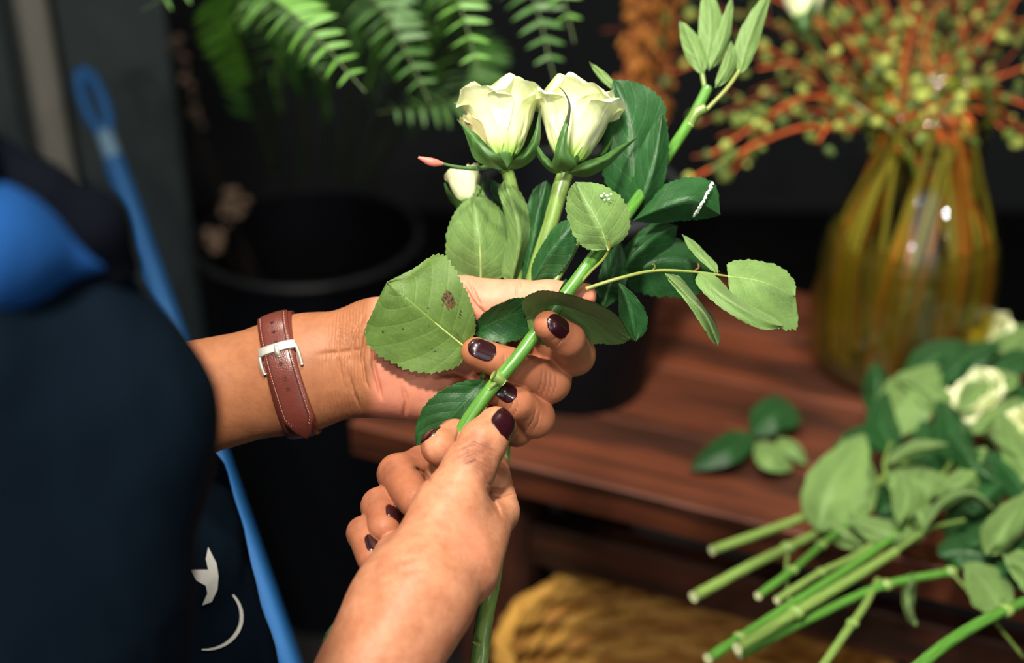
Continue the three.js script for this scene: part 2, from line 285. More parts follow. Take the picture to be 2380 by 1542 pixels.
function roseHead(owner, base, up, R, H, o = {}) {
  const q = new THREE.Quaternion().setFromUnitVectors(V(0, 1, 0), up.clone().normalize()), put = (g) => g.applyQuaternion(q).translate(base.x, base.y, base.z), s0 = o.seed ?? 1, rot = o.rot ?? 0;
  const rings = o.bud ? [[3, 1, 1, .04, 0, .2], [3, .8, 1, .02, .05, .3], [3, .55, .98, 0, .2, .4]] : [[5, 1, 1.0, .34, 0, 0], [5, .9, .98, .22, .0, .3], [5, .74, .92, .10, .03, .7], [4, .56, .86, .04, .10, .2], [3, .36, .82, 0, .22, .9], [2, .18, .78, 0, .3, 0]];
  rings.forEach(([n, r, h, lip, close, ph], k) => {
    for (let i = 0; i < n; i++) part(owner, 'petal', put(petalGeo(R * r, H * h * (1 + .05 * Math.sin(i * 2.3 + s0)), rot + ph + i / n * Math.PI * 2, Math.PI * 2 / n * 1.55, { lip: lip * (o.lip ?? 1), close, off: .03, seed: s0 * 3.1 + k * 1.7 + i * .83 })), o.mat ?? petalMat);
  });
  part(owner, 'receptacle', put(new THREE.LatheGeometry([[0, -.009], [.0035, -.0085], [.0056, -.004], [.0062, .0], [.0085, .003], [.0075, .006], [0, .006]].map(([a, b]) => new THREE.Vector2(a * (o.hip ?? 1), b * (o.hip ?? 1))), 18)), sepalMat);
  (o.sepals ?? []).forEach(([ang, len, wid, out, droop, mat], i) => {
    const pts = [], A = [], B = [], hug = R * 1.08;
    for (let k = 0; k <= 6; k++) { const t = k / 6, hgt = t * len * (1 - out) - droop * len * t * t, rad = mix(.006, Math.max(.006, hug * (.16 + .98 * Math.pow(Math.sin(Math.min(1, Math.max(0, hgt) / H * .93 + .12) * Math.PI / 2), .62)) + .0006), sstep(0, .3, t) * (out < .5 ? 1 : 0)) + out * len * t; const a = rot + ang + .1 * Math.sin(t * 3), w = wid * (t < .25 ? .75 + t : 1 - Math.pow((t - .25) / .75, .75)) / 2 + .0003; const d = w / rad; pts.push(V(Math.cos(a) * rad, hgt, Math.sin(a) * rad)); A.push(V(Math.cos(a + d) * rad, hgt, Math.sin(a + d) * rad)); B.push(V(Math.cos(a - d) * rad, hgt, Math.sin(a - d) * rad)); }
    for (const arr of [pts, A, B]) for (const p of arr) p.applyQuaternion(q).add(base);
    const g = leafGeo(pts, A, B, { n: 16, m: 2, ser: .02, quilt: 0, wave: .0003, crease: 0, th: .0003 }); g.clearGroups(); part(owner, 'sepal', g, mat ?? sepalMat);
  });
}
// ---------------------------------------------------------------- skin: a distance field in millimetres seen from the lens (x right, y down, z away), meshed and moved into the room
const K = (px, py, dz) => { const z = 730 + dz; return [(px - IW / 2) / FPX * z, (py - IH / 2) / FPX * z, z]; };
const toRoom = (x, y, z) => CP.clone().addScaledVector(RT, x / 1000).addScaledVector(UP, -y / 1000).addScaledVector(FW, z / 1000);
const cone = (a, ra, b, rb, fz = 1) => { const A = K(...a), B = K(...b), d = [B[0] - A[0], B[1] - A[1], B[2] - A[2]], L = d[0] * d[0] + d[1] * d[1] + d[2] * d[2] || 1e-9; return { A, d, L, ra, rb, fz, f: Math.min(1, fz) }; };
function dCone(c, x, y, z) {
  const px = x - c.A[0], py = y - c.A[1], pz = z - c.A[2]; let h = (px * c.d[0] + py * c.d[1] + pz * c.d[2]) / c.L; h = h < 0 ? 0 : h > 1 ? 1 : h;
  const qx = px - c.d[0] * h, qy = py - c.d[1] * h, qz = (pz - c.d[2] * h) / c.fz; return (Math.sqrt(qx * qx + qy * qy + qz * qz) - (c.ra + (c.rb - c.ra) * h)) * c.f;
}
const smin = (a, b, k) => { const h = Math.max(k - Math.abs(a - b), 0) / k; return Math.min(a, b) - h * h * k * .25; };
function segD(px, py, pz, A, B) { const dx = B[0] - A[0], dy = B[1] - A[1], dz = B[2] - A[2]; let h = ((px - A[0]) * dx + (py - A[1]) * dy + (pz - A[2]) * dz) / (dx * dx + dy * dy + dz * dz + 1e-9); h = clamp(h, 0, 1); return Math.hypot(px - A[0] - dx * h, py - A[1] - dy * h, pz - A[2] - dz * h); }
// surface nets in blocks
function meshField(f, lo, hi, cell) {
  const n = [0, 1, 2].map((i) => Math.ceil((hi[i] - lo[i]) / cell) + 1), B = 8, vid = new Map(), pos = [], idx = [], nx = n[0], ny = n[1];
  const key = (i, j, k) => (k * ny + j) * nx + i, quads = [];
  for (let bk = 0; bk < n[2] - 1; bk += B) for (let bj = 0; bj < n[1] - 1; bj += B) for (let bi = 0; bi < n[0] - 1; bi += B) {
    const c = f(lo[0] + (bi + B / 2) * cell, lo[1] + (bj + B / 2) * cell, lo[2] + (bk + B / 2) * cell);
    if (Math.abs(c) > B * cell * 1.35) continue;
    const S = B + 1, val = new Float32Array(S * S * S);
    for (let k = 0; k < S; k++) for (let j = 0; j < S; j++) for (let i = 0; i < S; i++) val[(k * S + j) * S + i] = f(lo[0] + (bi + i) * cell, lo[1] + (bj + j) * cell, lo[2] + (bk + k) * cell);
    for (let k = 0; k < B; k++) for (let j = 0; j < B; j++) for (let i = 0; i < B; i++) {
      let sx = 0, sy = 0, sz = 0, cnt = 0; const at = (a, b, e) => val[((k + e) * S + j + b) * S + i + a];
      const edge = (a, b, e, a2, b2, e2) => { const p = at(a, b, e), q = at(a2, b2, e2); if ((p < 0) !== (q < 0)) { const t = p / (p - q); sx += a + (a2 - a) * t; sy += b + (b2 - b) * t; sz += e + (e2 - e) * t; cnt++; } };
      edge(0, 0, 0, 1, 0, 0); edge(0, 1, 0, 1, 1, 0); edge(0, 0, 1, 1, 0, 1); edge(0, 1, 1, 1, 1, 1);
      edge(0, 0, 0, 0, 1, 0); edge(1, 0, 0, 1, 1, 0); edge(0, 0, 1, 0, 1, 1); edge(1, 0, 1, 1, 1, 1);
      edge(0, 0, 0, 0, 0, 1); edge(1, 0, 0, 1, 0, 1); edge(0, 1, 0, 0, 1, 1); edge(1, 1, 0, 1, 1, 1);
      if (!cnt) continue;
      const gi = bi + i, gj = bj + j, gk = bk + k; vid.set(key(gi, gj, gk), pos.length / 3);
      pos.push(lo[0] + (gi + sx / cnt) * cell, lo[1] + (gj + sy / cnt) * cell, lo[2] + (gk + sz / cnt) * cell);
      const o = at(0, 0, 0) < 0;
      if ((at(1, 0, 0) < 0) !== o) quads.push([gi, gj, gk, 0, o]); if ((at(0, 1, 0) < 0) !== o) quads.push([gi, gj, gk, 1, o]); if ((at(0, 0, 1) < 0) !== o) quads.push([gi, gj, gk, 2, o]);
    }
  }
  for (const [i, j, k, ax, o] of quads) {
    const v = ax === 0 ? [key(i, j - 1, k - 1), key(i, j, k - 1), key(i, j, k), key(i, j - 1, k)] : ax === 1 ? [key(i - 1, j, k - 1), key(i - 1, j, k), key(i, j, k), key(i, j, k - 1)] : [key(i - 1, j - 1, k), key(i, j - 1, k), key(i, j, k), key(i - 1, j, k)];
    const q = v.map((x) => vid.get(x)); if (q.some((x) => x === undefined)) continue;
    o ? idx.push(q[0], q[1], q[2], q[0], q[2], q[3]) : idx.push(q[0], q[2], q[1], q[0], q[3], q[2]);
  }
  return { pos, idx };
}
function grad(f, x, y, z, e = .35) { const g = [f(x + e, y, z) - f(x - e, y, z), f(x, y + e, z) - f(x, y - e, z), f(x, y, z + e) - f(x, y, z - e)], l = Math.hypot(...g) || 1; return [g[0] / l, g[1] / l, g[2] / l]; }
function fieldGeo(f, lo, hi, cell, color, e = .35) {
  const { pos, idx } = meshField(f, lo, hi, cell), nor = [], col = [], out = [];
  for (let i = 0; i < pos.length; i += 3) {
    let x = pos[i], y = pos[i + 1], z = pos[i + 2]; let g = grad(f, x, y, z, e);
    for (let k = 0; k < 2; k++) { const d = clamp(f(x, y, z), -cell, cell) * .8; x -= g[0] * d; y -= g[1] * d; z -= g[2] * d; }
    g = grad(f, x, y, z, e); const p = toRoom(x, y, z); out.push(p.x, p.y, p.z);
    const w = V(0, 0, 0).addScaledVector(RT, g[0]).addScaledVector(UP, -g[1]).addScaledVector(FW, g[2]); nor.push(w.x, w.y, w.z);
    if (color) col.push(...color(x, y, z, g));
  }
  const geo = new THREE.BufferGeometry(); geo.setAttribute('position', new THREE.Float32BufferAttribute(out, 3)); geo.setAttribute('normal', new THREE.Float32BufferAttribute(nor, 3)); if (color) geo.setAttribute('color', new THREE.Float32BufferAttribute(col, 3));
  // wind the triangles with their normals
  const ix = idx; for (let q = 0; q < ix.length; q += 3) { const [a, b, c] = [ix[q] * 3, ix[q + 1] * 3, ix[q + 2] * 3]; const u = [out[b] - out[a], out[b + 1] - out[a + 1], out[b + 2] - out[a + 2]], v = [out[c] - out[a], out[c + 1] - out[a + 1], out[c + 2] - out[a + 2]]; const n = [u[1] * v[2] - u[2] * v[1], u[2] * v[0] - u[0] * v[2], u[0] * v[1] - u[1] * v[0]]; if (n[0] * nor[a] + n[1] * nor[a + 1] + n[2] * nor[a + 2] < 0) { const t = ix[q + 1]; ix[q + 1] = ix[q + 2]; ix[q + 2] = t; } }
  geo.setIndex(ix); return geo;
}
// ---- joints
const chain = (pts) => pts.slice(1).map((b, i) => cone(pts[i][0], pts[i][1], b[0], b[1]));
const LH = {
  arm: [cone([120, 1005, 30], 35, [700, 868, 12], 27, .8), cone([700, 868, 12], 27, [850, 826, 10], 25.5, .7)],
  palm: [cone([885, 780, 14], 14.5, [1190, 760, 26], 12.5), cone([880, 810, 14], 16, [1195, 835, 30], 12.5), cone([880, 850, 14], 16, [1185, 900, 32], 12.5), cone([875, 880, 12], 16, [1150, 955, 28], 12)],
  pads: [cone([895, 885, 6], 15.5, [1035, 925, 10], 14.5), cone([905, 772, 5], 14.2, [1025, 728, 2], 17)],
  thumb: chain([[[1025, 728, 2], 16], [[1075, 707, 0], 14.2], [[1200, 703, -4], 11.2], [[1275, 696, -5], 9.6], [[1352, 689, -6], 7.6]]),
  fingers: [
    chain([[[1190, 762, 26], 12], [[1335, 825, 2], 9.8], [[1318, 790, -22], 8.7], [[1274, 757, -34], 7.3]]),
    chain([[[1195, 835, 30], 12], [[1278, 888, 3], 9.9], [[1185, 850, -12], 8.9], [[1106, 819, -17], 7.6]]),
    chain([[[1185, 900, 32], 11.5], [[1243, 972, 3], 9.4], [[1198, 938, -12], 8.7], [[1161, 914, -17], 7.2]]),
    chain([[[1150, 955, 28], 10], [[1200, 1000, 8], 7.6], [[1165, 988, -8], 7.1], [[1130, 970, -12], 6.4]]),
  ],
};
const RH = {
  arm: [cone([740, 1800, -118], 27, [880, 1542, -98], 22.5, .9), cone([880, 1542, -98], 22.5, [958, 1400, -86], 21.5, .9)],
  palm: [cone([1040, 1190, -62], 16.5, [962, 1370, -84], 20), cone([1145, 1190, -36], 11.5, [1075, 1320, -66], 18), cone([1075, 1215, -52], 17, [990, 1385, -82], 20), cone([975, 1380, -84], 21, [950, 1420, -88], 21.5)],
  pads: [cone([930, 1300, -62], 13, [905, 1400, -84], 16)],
  thumb: chain([[[1042, 1190, -62], 15.5], [[1092, 1085, -56], 12.4], [[1122, 1030, -51], 11.2], [[1153, 990, -45], 9.4]]),
  fingers: [
    chain([[[1152, 1190, -34], 11], [[1137, 1090, -12], 8.8], [[1056, 1018, -20], 9], [[1021, 1040, -38], 9.1]]),
    chain([[[1110, 1200, -25], 12], [[985, 1085, -6], 10], [[925, 1103, -26], 10], [[965, 1165, -50], 8.5]]),
    chain([[[1080, 1240, -30], 12], [[945, 1150, -12], 9.8], [[884, 1178, -34], 9.2], [[893, 1228, -52], 7.6]]),
    chain([[[1050, 1280, -40], 11], [[900, 1210, -22], 8.6], [[845, 1240, -44], 7.9], [[862, 1300, -60], 6.6]]),
  ],
};
const all = (h) => [...h.arm, ...h.palm, ...h.pads, ...h.thumb, ...h.fingers.flat()];
// creases: polylines with depth and width (mm)
const CR = (pts, dep, wid) => ({ p: pts.map((q) => [(q[0] - IW / 2) / FPX, (q[1] - IH / 2) / FPX]), dep, wid });
function crease(list, x, y, z) {        // grooves run over the skin that faces the lens
  let s = 0; const u = x / z, v = y / z, mm = z;
  for (const c of list) for (let i = 0; i + 1 < c.p.length; i++) {
    const a = c.p[i], b = c.p[i + 1], dx = b[0] - a[0], dy = b[1] - a[1]; let h = ((u - a[0]) * dx + (v - a[1]) * dy) / (dx * dx + dy * dy); h = clamp(h, 0, 1);
    const d = Math.hypot(u - a[0] - dx * h, v - a[1] - dy * h) * mm; if (d < c.wid * 2) { const along = (i + h) / (c.p.length - 1), e = Math.min(1, along * 4, (1 - along) * 4); s = Math.max(s, 1.45 * c.dep * (.15 + .85 * e) * Math.exp(-d * d / (c.wid * c.wid) * 1.6)); }
  }
  return s;
}
const LCREASE = [
  CR([[886, 722], [868, 775], [868, 850], [882, 905], [888, 930]], 1.1, 1.3), CR([[864, 730], [850, 775], [842, 830], [850, 885], [858, 905]], .8, 1.0),
  CR([[846, 735], [822, 790], [815, 840]], .55, 1), CR([[812, 870], [822, 910], [838, 950]], .55, 1), CR([[790, 745], [786, 830], [800, 905]], .35, 1),
  CR([[735, 825], [790, 820], [850, 812]], .5, 1.6),
  CR([[1072, 655], [1098, 700], [1135, 740]], 1.1, 1.3), CR([[1090, 650], [1106, 690], [1118, 712]], .7, 1), CR([[1100, 745], [1130, 770]], .8, 1.3),
  CR([[935, 895], [945, 930], [938, 975]], .8, 1.6), CR([[1000, 880], [1050, 868], [1090, 880]], .8, 1.6), CR([[1196, 652], [1202, 672], [1200, 690]], .45, .8), CR([[1210, 650], [1213, 668]], .35, .7),
  ...[[1172, 822, 1164, 880], [1181, 824, 1174, 886], [1190, 828, 1184, 890], [1262, 856, 1248, 918], [1272, 858, 1260, 924], [1282, 862, 1272, 928], [1293, 868, 1284, 925], [1196, 920, 1178, 962], [1206, 928, 1190, 972], [1247, 948, 1225, 1000], [1257, 955, 1238, 1006], [1300, 768, 1282, 795], [1310, 772, 1294, 806]].map(([a, b, c, d]) => CR([[a, b], [(a + c) / 2 + 4, (b + d) / 2], [c, d]], .22, .55)),
];
const RCREASE = [
  ...[[1040, 1050, 1100, 1030, 1150, 1052], [1046, 1062, 1103, 1044, 1146, 1066], [1052, 1074, 1104, 1058, 1142, 1080], [1060, 1086, 1106, 1072, 1138, 1092]].map(([a, b, c, d, e, f]) => CR([[a + 10, b], [c, d], [e, f]], .42, .8)),
  CR([[1132, 1125], [1165, 1132], [1190, 1128]], .5, .9), CR([[1140, 1150], [1168, 1158], [1195, 1150]], .6, 1), CR([[1130, 1135], [1150, 1170], [1165, 1200]], .7, 1.3),
  CR([[955, 1085], [985, 1100], [1000, 1122]], .8, 1.2), CR([[1068, 990], [1065, 1008], [1060, 1030]], .5, .9), CR([[870, 1330], [930, 1330], [1000, 1318]], .5, 2.2), CR([[885, 1300], [930, 1305], [975, 1296]], .4, 2),
];
const mkField = (H, creases, kPalm) => {
  const fine = (x, y, z) => .035 * N3(x * .55, y * .55, z * .55) + .035 * N3(x * 1.5, y * 1.5, z * 1.5);
  return (x, y, z) => {
    let d = dCone(H.arm[0], x, y, z); d = smin(d, dCone(H.arm[1], x, y, z), 12);
    let p = 1e9; for (const c of H.palm) p = smin(p, dCone(c, x, y, z), kPalm); for (const c of H.pads) p = smin(p, dCone(c, x, y, z), 7);
    d = smin(d, p, 16);
    let t = 1e9; for (const c of H.thumb) t = smin(t, dCone(c, x, y, z), 3); d = smin(d, t, 6);
    for (const F of H.fingers) { let q = 1e9; for (const c of F) q = smin(q, dCone(c, x, y, z), 2.2); d = smin(d, smin(q, 1e9, 1), q > 12 ? 1 : 1.1); }
    for (const F of H.fingers) d = smin(d, dCone(F[0], x, y, z) + 1.2, 6);
    if (d < 4 && d > -4) d += crease(creases, x, y, z) + fine(x, y, z);
    return d;
  };
};
const ownField = (F) => (x, y, z) => { let q = 1e9; for (const c of F) q = smin(q, dCone(c, x, y, z), 2.2); return q; };
const fL0 = mkField(LH, LCREASE, 7), fR = mkField(RH, RCREASE, 9);
// fine cross-wrinkles on the inside of the wrist
const fL = (x, y, z) => { let d = fL0(x, y, z); if (d < 2 && d > -2) { const px = x / z * FPX + IW / 2, w = sstep(735, 765, px) * sstep(865, 840, px); if (w > 0) d += w * .26 * Math.max(0, Math.sin(x * 3.6 + 2.2 * N3(x * .12, y * .1, 1) + 1.2 * N3(x * .4, y * .16, 5)) - .2); } return d; };
const bounds = (H, pad = 4) => { const lo = [1e9, 1e9, 1e9], hi = [-1e9, -1e9, -1e9]; for (const c of all(H)) for (const [q, r] of [[c.A, c.ra], [c.A.map((v, i) => v + c.d[i]), c.rb]]) for (let i = 0; i < 3; i++) { lo[i] = Math.min(lo[i], q[i] - r - pad); hi[i] = Math.max(hi[i], q[i] + r + pad); } return [lo, hi]; };
// ---------------------------------------------------------------- the florist: hands, forearms, clothes
const person = thing('person', 'florist in a blue shirt and dark navy apron trimming a rose stem with both hands', 'person', V(-.25, 0, -.35));
const skinMat = phys({ color: C(1, 1, 1), vertexColors: true, roughness: .47, specularIntensity: .45, sheen: .15, sheenColor: C(1, .6, .45), sheenRoughness: .5 });
const lerp3 = (a, b, t) => [mix(a[0], b[0], t), mix(a[1], b[1], t), mix(a[2], b[2], t)];
// skin colour: palms are paler and pinker than the backs of the fingers and the forearm; joints carry darker patches, with shade painted in beside the right thumb joint
const mott = (x, y, z) => .5 + .5 * clamp(1.2 * N3(x * .09, y * .09, z * .09) + .8 * N3(x * .28, y * .28, z * .28) + .9 * N3(x * 1.2, y * 1.2, z * 1.2), -1, 1);
const SK = { palm: [.68, .27, .175], palmB: [.56, .195, .12], back: [.34, .128, .065], arm: [.345, .14, .064], knuckleShade: [.19, .07, .04], right: [.50, .225, .125], rightB: [.38, .145, .075] };
const chainD = (list, x, y, z) => { let d = 1e9; for (const c of list) d = Math.min(d, dCone(c, x, y, z)); return d; };
const joint = (J, r, x, y, z) => { const q = K(...J); return 1 - sstep(r * .4, r, Math.hypot(x - q[0], y - q[1], z - q[2])); };
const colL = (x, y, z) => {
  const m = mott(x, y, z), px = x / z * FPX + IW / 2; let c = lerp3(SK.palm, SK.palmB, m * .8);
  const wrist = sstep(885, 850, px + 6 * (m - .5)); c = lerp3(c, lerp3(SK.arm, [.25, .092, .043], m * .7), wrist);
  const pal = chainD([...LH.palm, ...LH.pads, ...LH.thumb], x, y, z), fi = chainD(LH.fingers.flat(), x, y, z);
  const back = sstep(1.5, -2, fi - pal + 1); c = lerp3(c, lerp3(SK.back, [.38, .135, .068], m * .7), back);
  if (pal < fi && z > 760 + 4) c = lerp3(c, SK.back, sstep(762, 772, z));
  for (const [J, r, w] of [[[1265, 880, -8], 9, .35], [[1185, 840, -22], 7, .4], [[1215, 925, -20], 6, .2], [[1250, 1000, -4], 8, .3]]) c = lerp3(c, SK.knuckleShade, w * joint(J, r, x, y, z) * (.5 + m * .6));
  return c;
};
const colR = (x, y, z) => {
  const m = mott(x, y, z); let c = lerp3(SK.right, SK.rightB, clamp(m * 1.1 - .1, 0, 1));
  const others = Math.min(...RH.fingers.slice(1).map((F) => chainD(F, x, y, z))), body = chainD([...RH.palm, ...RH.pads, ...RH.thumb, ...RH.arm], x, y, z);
  c = lerp3(c, lerp3([.36, .135, .07], [.27, .092, .047], m), sstep(1.5, -1.5, others - body));  // middle, ring and little fingers get a browner tone
  for (const [J, r, w] of [[[1108, 1058, -64], 13, .85], [[1132, 1108, -58], 15, .9], [[905, 1090, -36], 7, .5], [[868, 1165, -42], 7, .45], [[832, 1225, -50], 6, .4]]) c = lerp3(c, SK.knuckleShade, w * joint(J, r, x, y, z) * (.4 + m * .7));  // thumb patches mix knuckle pigment with a painted cast shadow
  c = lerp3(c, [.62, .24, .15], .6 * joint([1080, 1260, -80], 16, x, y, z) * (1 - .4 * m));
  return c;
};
const CELL = .85;
const [loL, hiL] = bounds(LH), [loR, hiR] = bounds(RH);
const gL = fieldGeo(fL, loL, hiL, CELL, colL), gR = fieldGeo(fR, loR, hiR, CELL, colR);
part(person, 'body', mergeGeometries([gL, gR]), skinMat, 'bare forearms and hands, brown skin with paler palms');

// nails lie on the finger: laid out on a small grid, then pressed onto the skin
const polish = phys({ color: C(.020, .0028, .0055), roughness: .25, clearcoat: 1, clearcoatRoughness: .08 });
function press(f, p, dir) { let [x, y, z] = p; for (let k = 0; k < 12; k++) { const d = f(x, y, z); x -= dir[0] * d * .9; y -= dir[1] * d * .9; z -= dir[2] * d * .9; } return [x, y, z]; }
const nrm3 = (a) => { const l = Math.hypot(...a); return a.map((v) => v / l); }, cross3 = (a, b) => [a[1] * b[2] - a[2] * b[1], a[2] * b[0] - a[0] * b[2], a[0] * b[1] - a[1] * b[0]], dot3 = (a, b) => a[0] * b[0] + a[1] * b[1] + a[2] * b[2];
// base: point on the bone; ax: towards the tip; out: outward; L, W in mm
function nail(f, base, tip, out, L, W, o = {}) {
  const B = K(...base), T = K(...tip), ax = nrm3(T.map((v, i) => v - B[i])); let nz = nrm3(out); const dd = dot3(nz, ax); nz = nrm3(nz.map((v, i) => v - ax[i] * dd)); const sd = cross3(ax, nz);
  const nu = 16, nv = 14, pos = [], idx = [], R = o.R ?? 8, shift = o.shift ?? 0;
  const row = (lift, grow) => { for (let j = 0; j <= nv; j++) for (let i = 0; i <= nu; i++) {
    const s = i / nu * 2 - 1, t = j / nv * 2 - 1; // t=-1 cuticle, +1 free edge
    const corner = t < 0 ? Math.sqrt(Math.max(0, 1 - Math.pow(-t, 3.2))) : 1 - .10 * Math.pow(t, 6), w = Math.max(.02, corner) * W / 2 * grow, along = (t * L / 2 * grow) - (t > 0 ? .10 * L * s * s * t : 0) + shift;
    const a = s * w / R, q = B.map((v, k) => T[k] + ax[k] * along + nz[k] * Math.cos(a) * R * 1.3 + sd[k] * Math.sin(a) * R * 1.3), dir = nrm3([0, 1, 2].map((k) => nz[k] * Math.cos(a) + sd[k] * Math.sin(a)));
    let p = press(f, q, dir); const flat = o.flat ?? .0;
    p = p.map((v, k) => v + dir[k] * lift); const r = toRoom(...p); pos.push(r.x, r.y, r.z);
  } };
  row(o.lift ?? .42, 1); row(-.5, 1.04);
  const n1 = (nu + 1) * (nv + 1); for (let j = 0; j < nv; j++) for (let i = 0; i < nu; i++) { const a = j * (nu + 1) + i, b = a + nu + 1; idx.push(a, b, a + 1, b, b + 1, a + 1); }
  const rim = []; for (let i = 0; i <= nu; i++) rim.push(i); for (let j = 1; j <= nv; j++) rim.push(j * (nu + 1) + nu); for (let i = nu - 1; i >= 0; i--) rim.push(nv * (nu + 1) + i); for (let j = nv - 1; j > 0; j--) rim.push(j * (nu + 1));
  for (let i = 0; i < rim.length; i++) { const a = rim[i], b = rim[(i + 1) % rim.length]; idx.push(a, b, a + n1, b, b + n1, a + n1); }
  const g = new THREE.BufferGeometry(); g.setAttribute('position', new THREE.Float32BufferAttribute(pos, 3)); g.setIndex(idx); g.computeVertexNormals();
  part(person, 'fingernail', g, polish, 'glossy dark burgundy nail');
}
const [nI, nM, nR, nP] = LH.fingers.map(ownField), [rI, , rR, rP] = RH.fingers.map(ownField), nT = ownField(LH.thumb), rT = ownField(RH.thumb);
nail(nM, [1185, 850, -12], [1110, 820, -17], [.06, -.42, -1], 14, 11.4, { R: 7.7 });              // middle
nail(nI, [1318, 790, -22], [1276, 757, -34], [.42, -.2, -.9], 13, 12, { R: 7.5 });             // index
nail(nR, [1198, 938, -12], [1158, 911, -17], [.1, -.4, -1], 12, 10.2, { R: 7.3 });                   // ring
nail(nP, [1165, 988, -8], [1132, 971, -12], [.0, -.3, -1], 9, 8.4, { R: 6.5 });
nail(nT, [1275, 696, -5], [1335, 690, -6], [.1, -.9, .32], 16, 13, { R: 8, shift: 1 });           // thumb, turned away
nail(rT, [1122, 1030, -51], [1152, 990, -45], [.42, .0, -.9], 17, 15, { R: 9.4, shift: 1 });
nail(rI, [1056, 1018, -20], [1021, 1040, -38], [-.72, -.45, -.75], 13, 11.5, { R: 9 });
nail(rR, [884, 1178, -34], [890, 1218, -49], [.42, .1, -.9], 10.5, 9.2, { R: 7.6 });
nail(rP, [845, 1240, -44], [858, 1288, -57], [.42, .1, -.9], 12, 9.4, { R: 6.8 });
// ---------------------------------------------------------------- clothes
const cloth = (r, g, b, s) => phys({ specularIntensity: .06,  color: C(r, g, b), roughness: .9, bumpScale: .0006, bumpMap: dataTex(64, 64, (u, v) => { const h = .5 + .25 * Math.sin(u * 64 * Math.PI) * Math.sin(v * 64 * Math.PI) + .2 * N3(u * 20, v * 20, s); return [h, h, h]; }, false) });
const NAVY = cloth(.0028, .0066, .0125, 1), BLUE = cloth(.011, .06, .21, 2), BAND = cloth(.003, .004, .007, 3);
{
  const capf = (list, k) => (x, y, z) => { let d = 1e9; for (const c of list) d = smin(d, dCone(c, x, y, z), k); return d + 1.6 * N3(x * .03, y * .03, z * .03) + .8 * N3(x * .08, y * .05, z * .08); };
  const geo = (list, k, cell) => { const b = bounds({ arm: list, palm: [], pads: [], thumb: [], fingers: [] }, 10); return fieldGeo(capf(list, k), b[0], b[1], cell, null, 1.5); };
  // blue shirt: shoulder and upper arm, close to the lens
  part(person, 'shirt', geo([cone([-420, 570, -300], 46, [0, 578, -300], 18.5), cone([0, 578, -300], 18.5, [234, 610, -285], 2.5)], 6, 2.6), BLUE, 'blue shirt sleeve');
  // apron bib and side falling over the forearm
  part(person, 'apron', geo([cone([-60, 900, -295], 26, [205, 1000, -265], 37), cone([205, 1000, -265], 37, [140, 1500, -260], 41), cone([-250, 960, -300], 40, [-100, 1500, -280], 64), cone([252, 680, -262], 8, [254, 900, -262], 26), cone([375, 1080, -200], 20, [240, 1300, -220], 28), cone([-200, 850, -292], 14, [208, 715, -276], 6)], 20, 3.4), NAVY, 'dark navy apron');
  part(person, 'apron_strap', geo([cone([-160, 275, -290], 7, [110, 455, -290], 8.4), cone([110, 455, -290], 8.4, [212, 528, -284], 10), cone([212, 528, -284], 10, [262, 620, -276], 7.5)], 7, 2.4), BAND, 'black apron strap');
  part(person, 'sleeve', geo([cone([285, 962, 22], 37, [60, 1010, 0], 46), cone([60, 1010, 0], 46, [-260, 900, -170], 58), cone([-260, 900, -170], 58, [-520, 300, -330], 52)], 14, 5), NAVY, 'dark navy sleeve over the watch arm');
  part(person, 'sleeve', geo([cone([760, 1790, -112], 31, [560, 2150, -150], 42), cone([560, 2150, -150], 42, [-150, 1900, -250], 50)], 14, 5), NAVY, 'dark navy sleeve over the trimming arm');
  // apron skirt behind, carrying a printed emblem
  const skirt = [cone([300, 1120, 40], 40, [330, 1700, 60], 62, .6), cone([470, 1110, 60], 10, [590, 1700, 80], 22, 1)], fS = capf(skirt, 30);
  part(person, 'apron_skirt', geo(skirt, 30, 4.5), NAVY, 'dark navy apron front with a white printed leaf emblem');
  const ink = std({ color: C(.62, .62, .58), roughness: .8 });
  const lay = (px, py) => { let d = -40; for (let k = 0; k < 60; k++) { const q = K(px, py, d), v = fS(...q); if (v < .25) break; d += v * .6; } return K(px, py, d - .7); };
  const shape = (pts) => { const s = new THREE.Shape(pts.map((q) => new THREE.Vector2(q[0], q[1]))), g = new THREE.ShapeGeometry(s, 4), p = g.attributes.position; for (let i = 0; i < p.count; i++) { const r = toRoom(...lay(p.getX(i), p.getY(i))); p.setXYZ(i, r.x, r.y, r.z); } g.deleteAttribute('uv'); g.computeVertexNormals(); return g; };
  const arc = []; for (let k = 0; k <= 14; k++) { const a = -.75 + k / 14 * 2.45; arc.push([480 + 86 * Math.cos(a), 1435 + 78 * Math.sin(a)]); } for (let k = 14; k >= 0; k--) { const a = -.75 + k / 14 * 2.45, w = 9 * Math.sin((k + 1) / 15 * 2.4 + .4); arc.push([480 + (86 - w) * Math.cos(a), 1435 + (78 - w) * Math.sin(a)]); }
  for (const s of [[[484, 1272], [503, 1310], [508, 1340], [505, 1372], [492, 1400], [470, 1408], [482, 1380], [478, 1362], [455, 1350], [440, 1325], [470, 1325], [484, 1325], [478, 1300]], arc]) part(person, 'printed_emblem', shape(s), ink, 'white printed emblem');
}
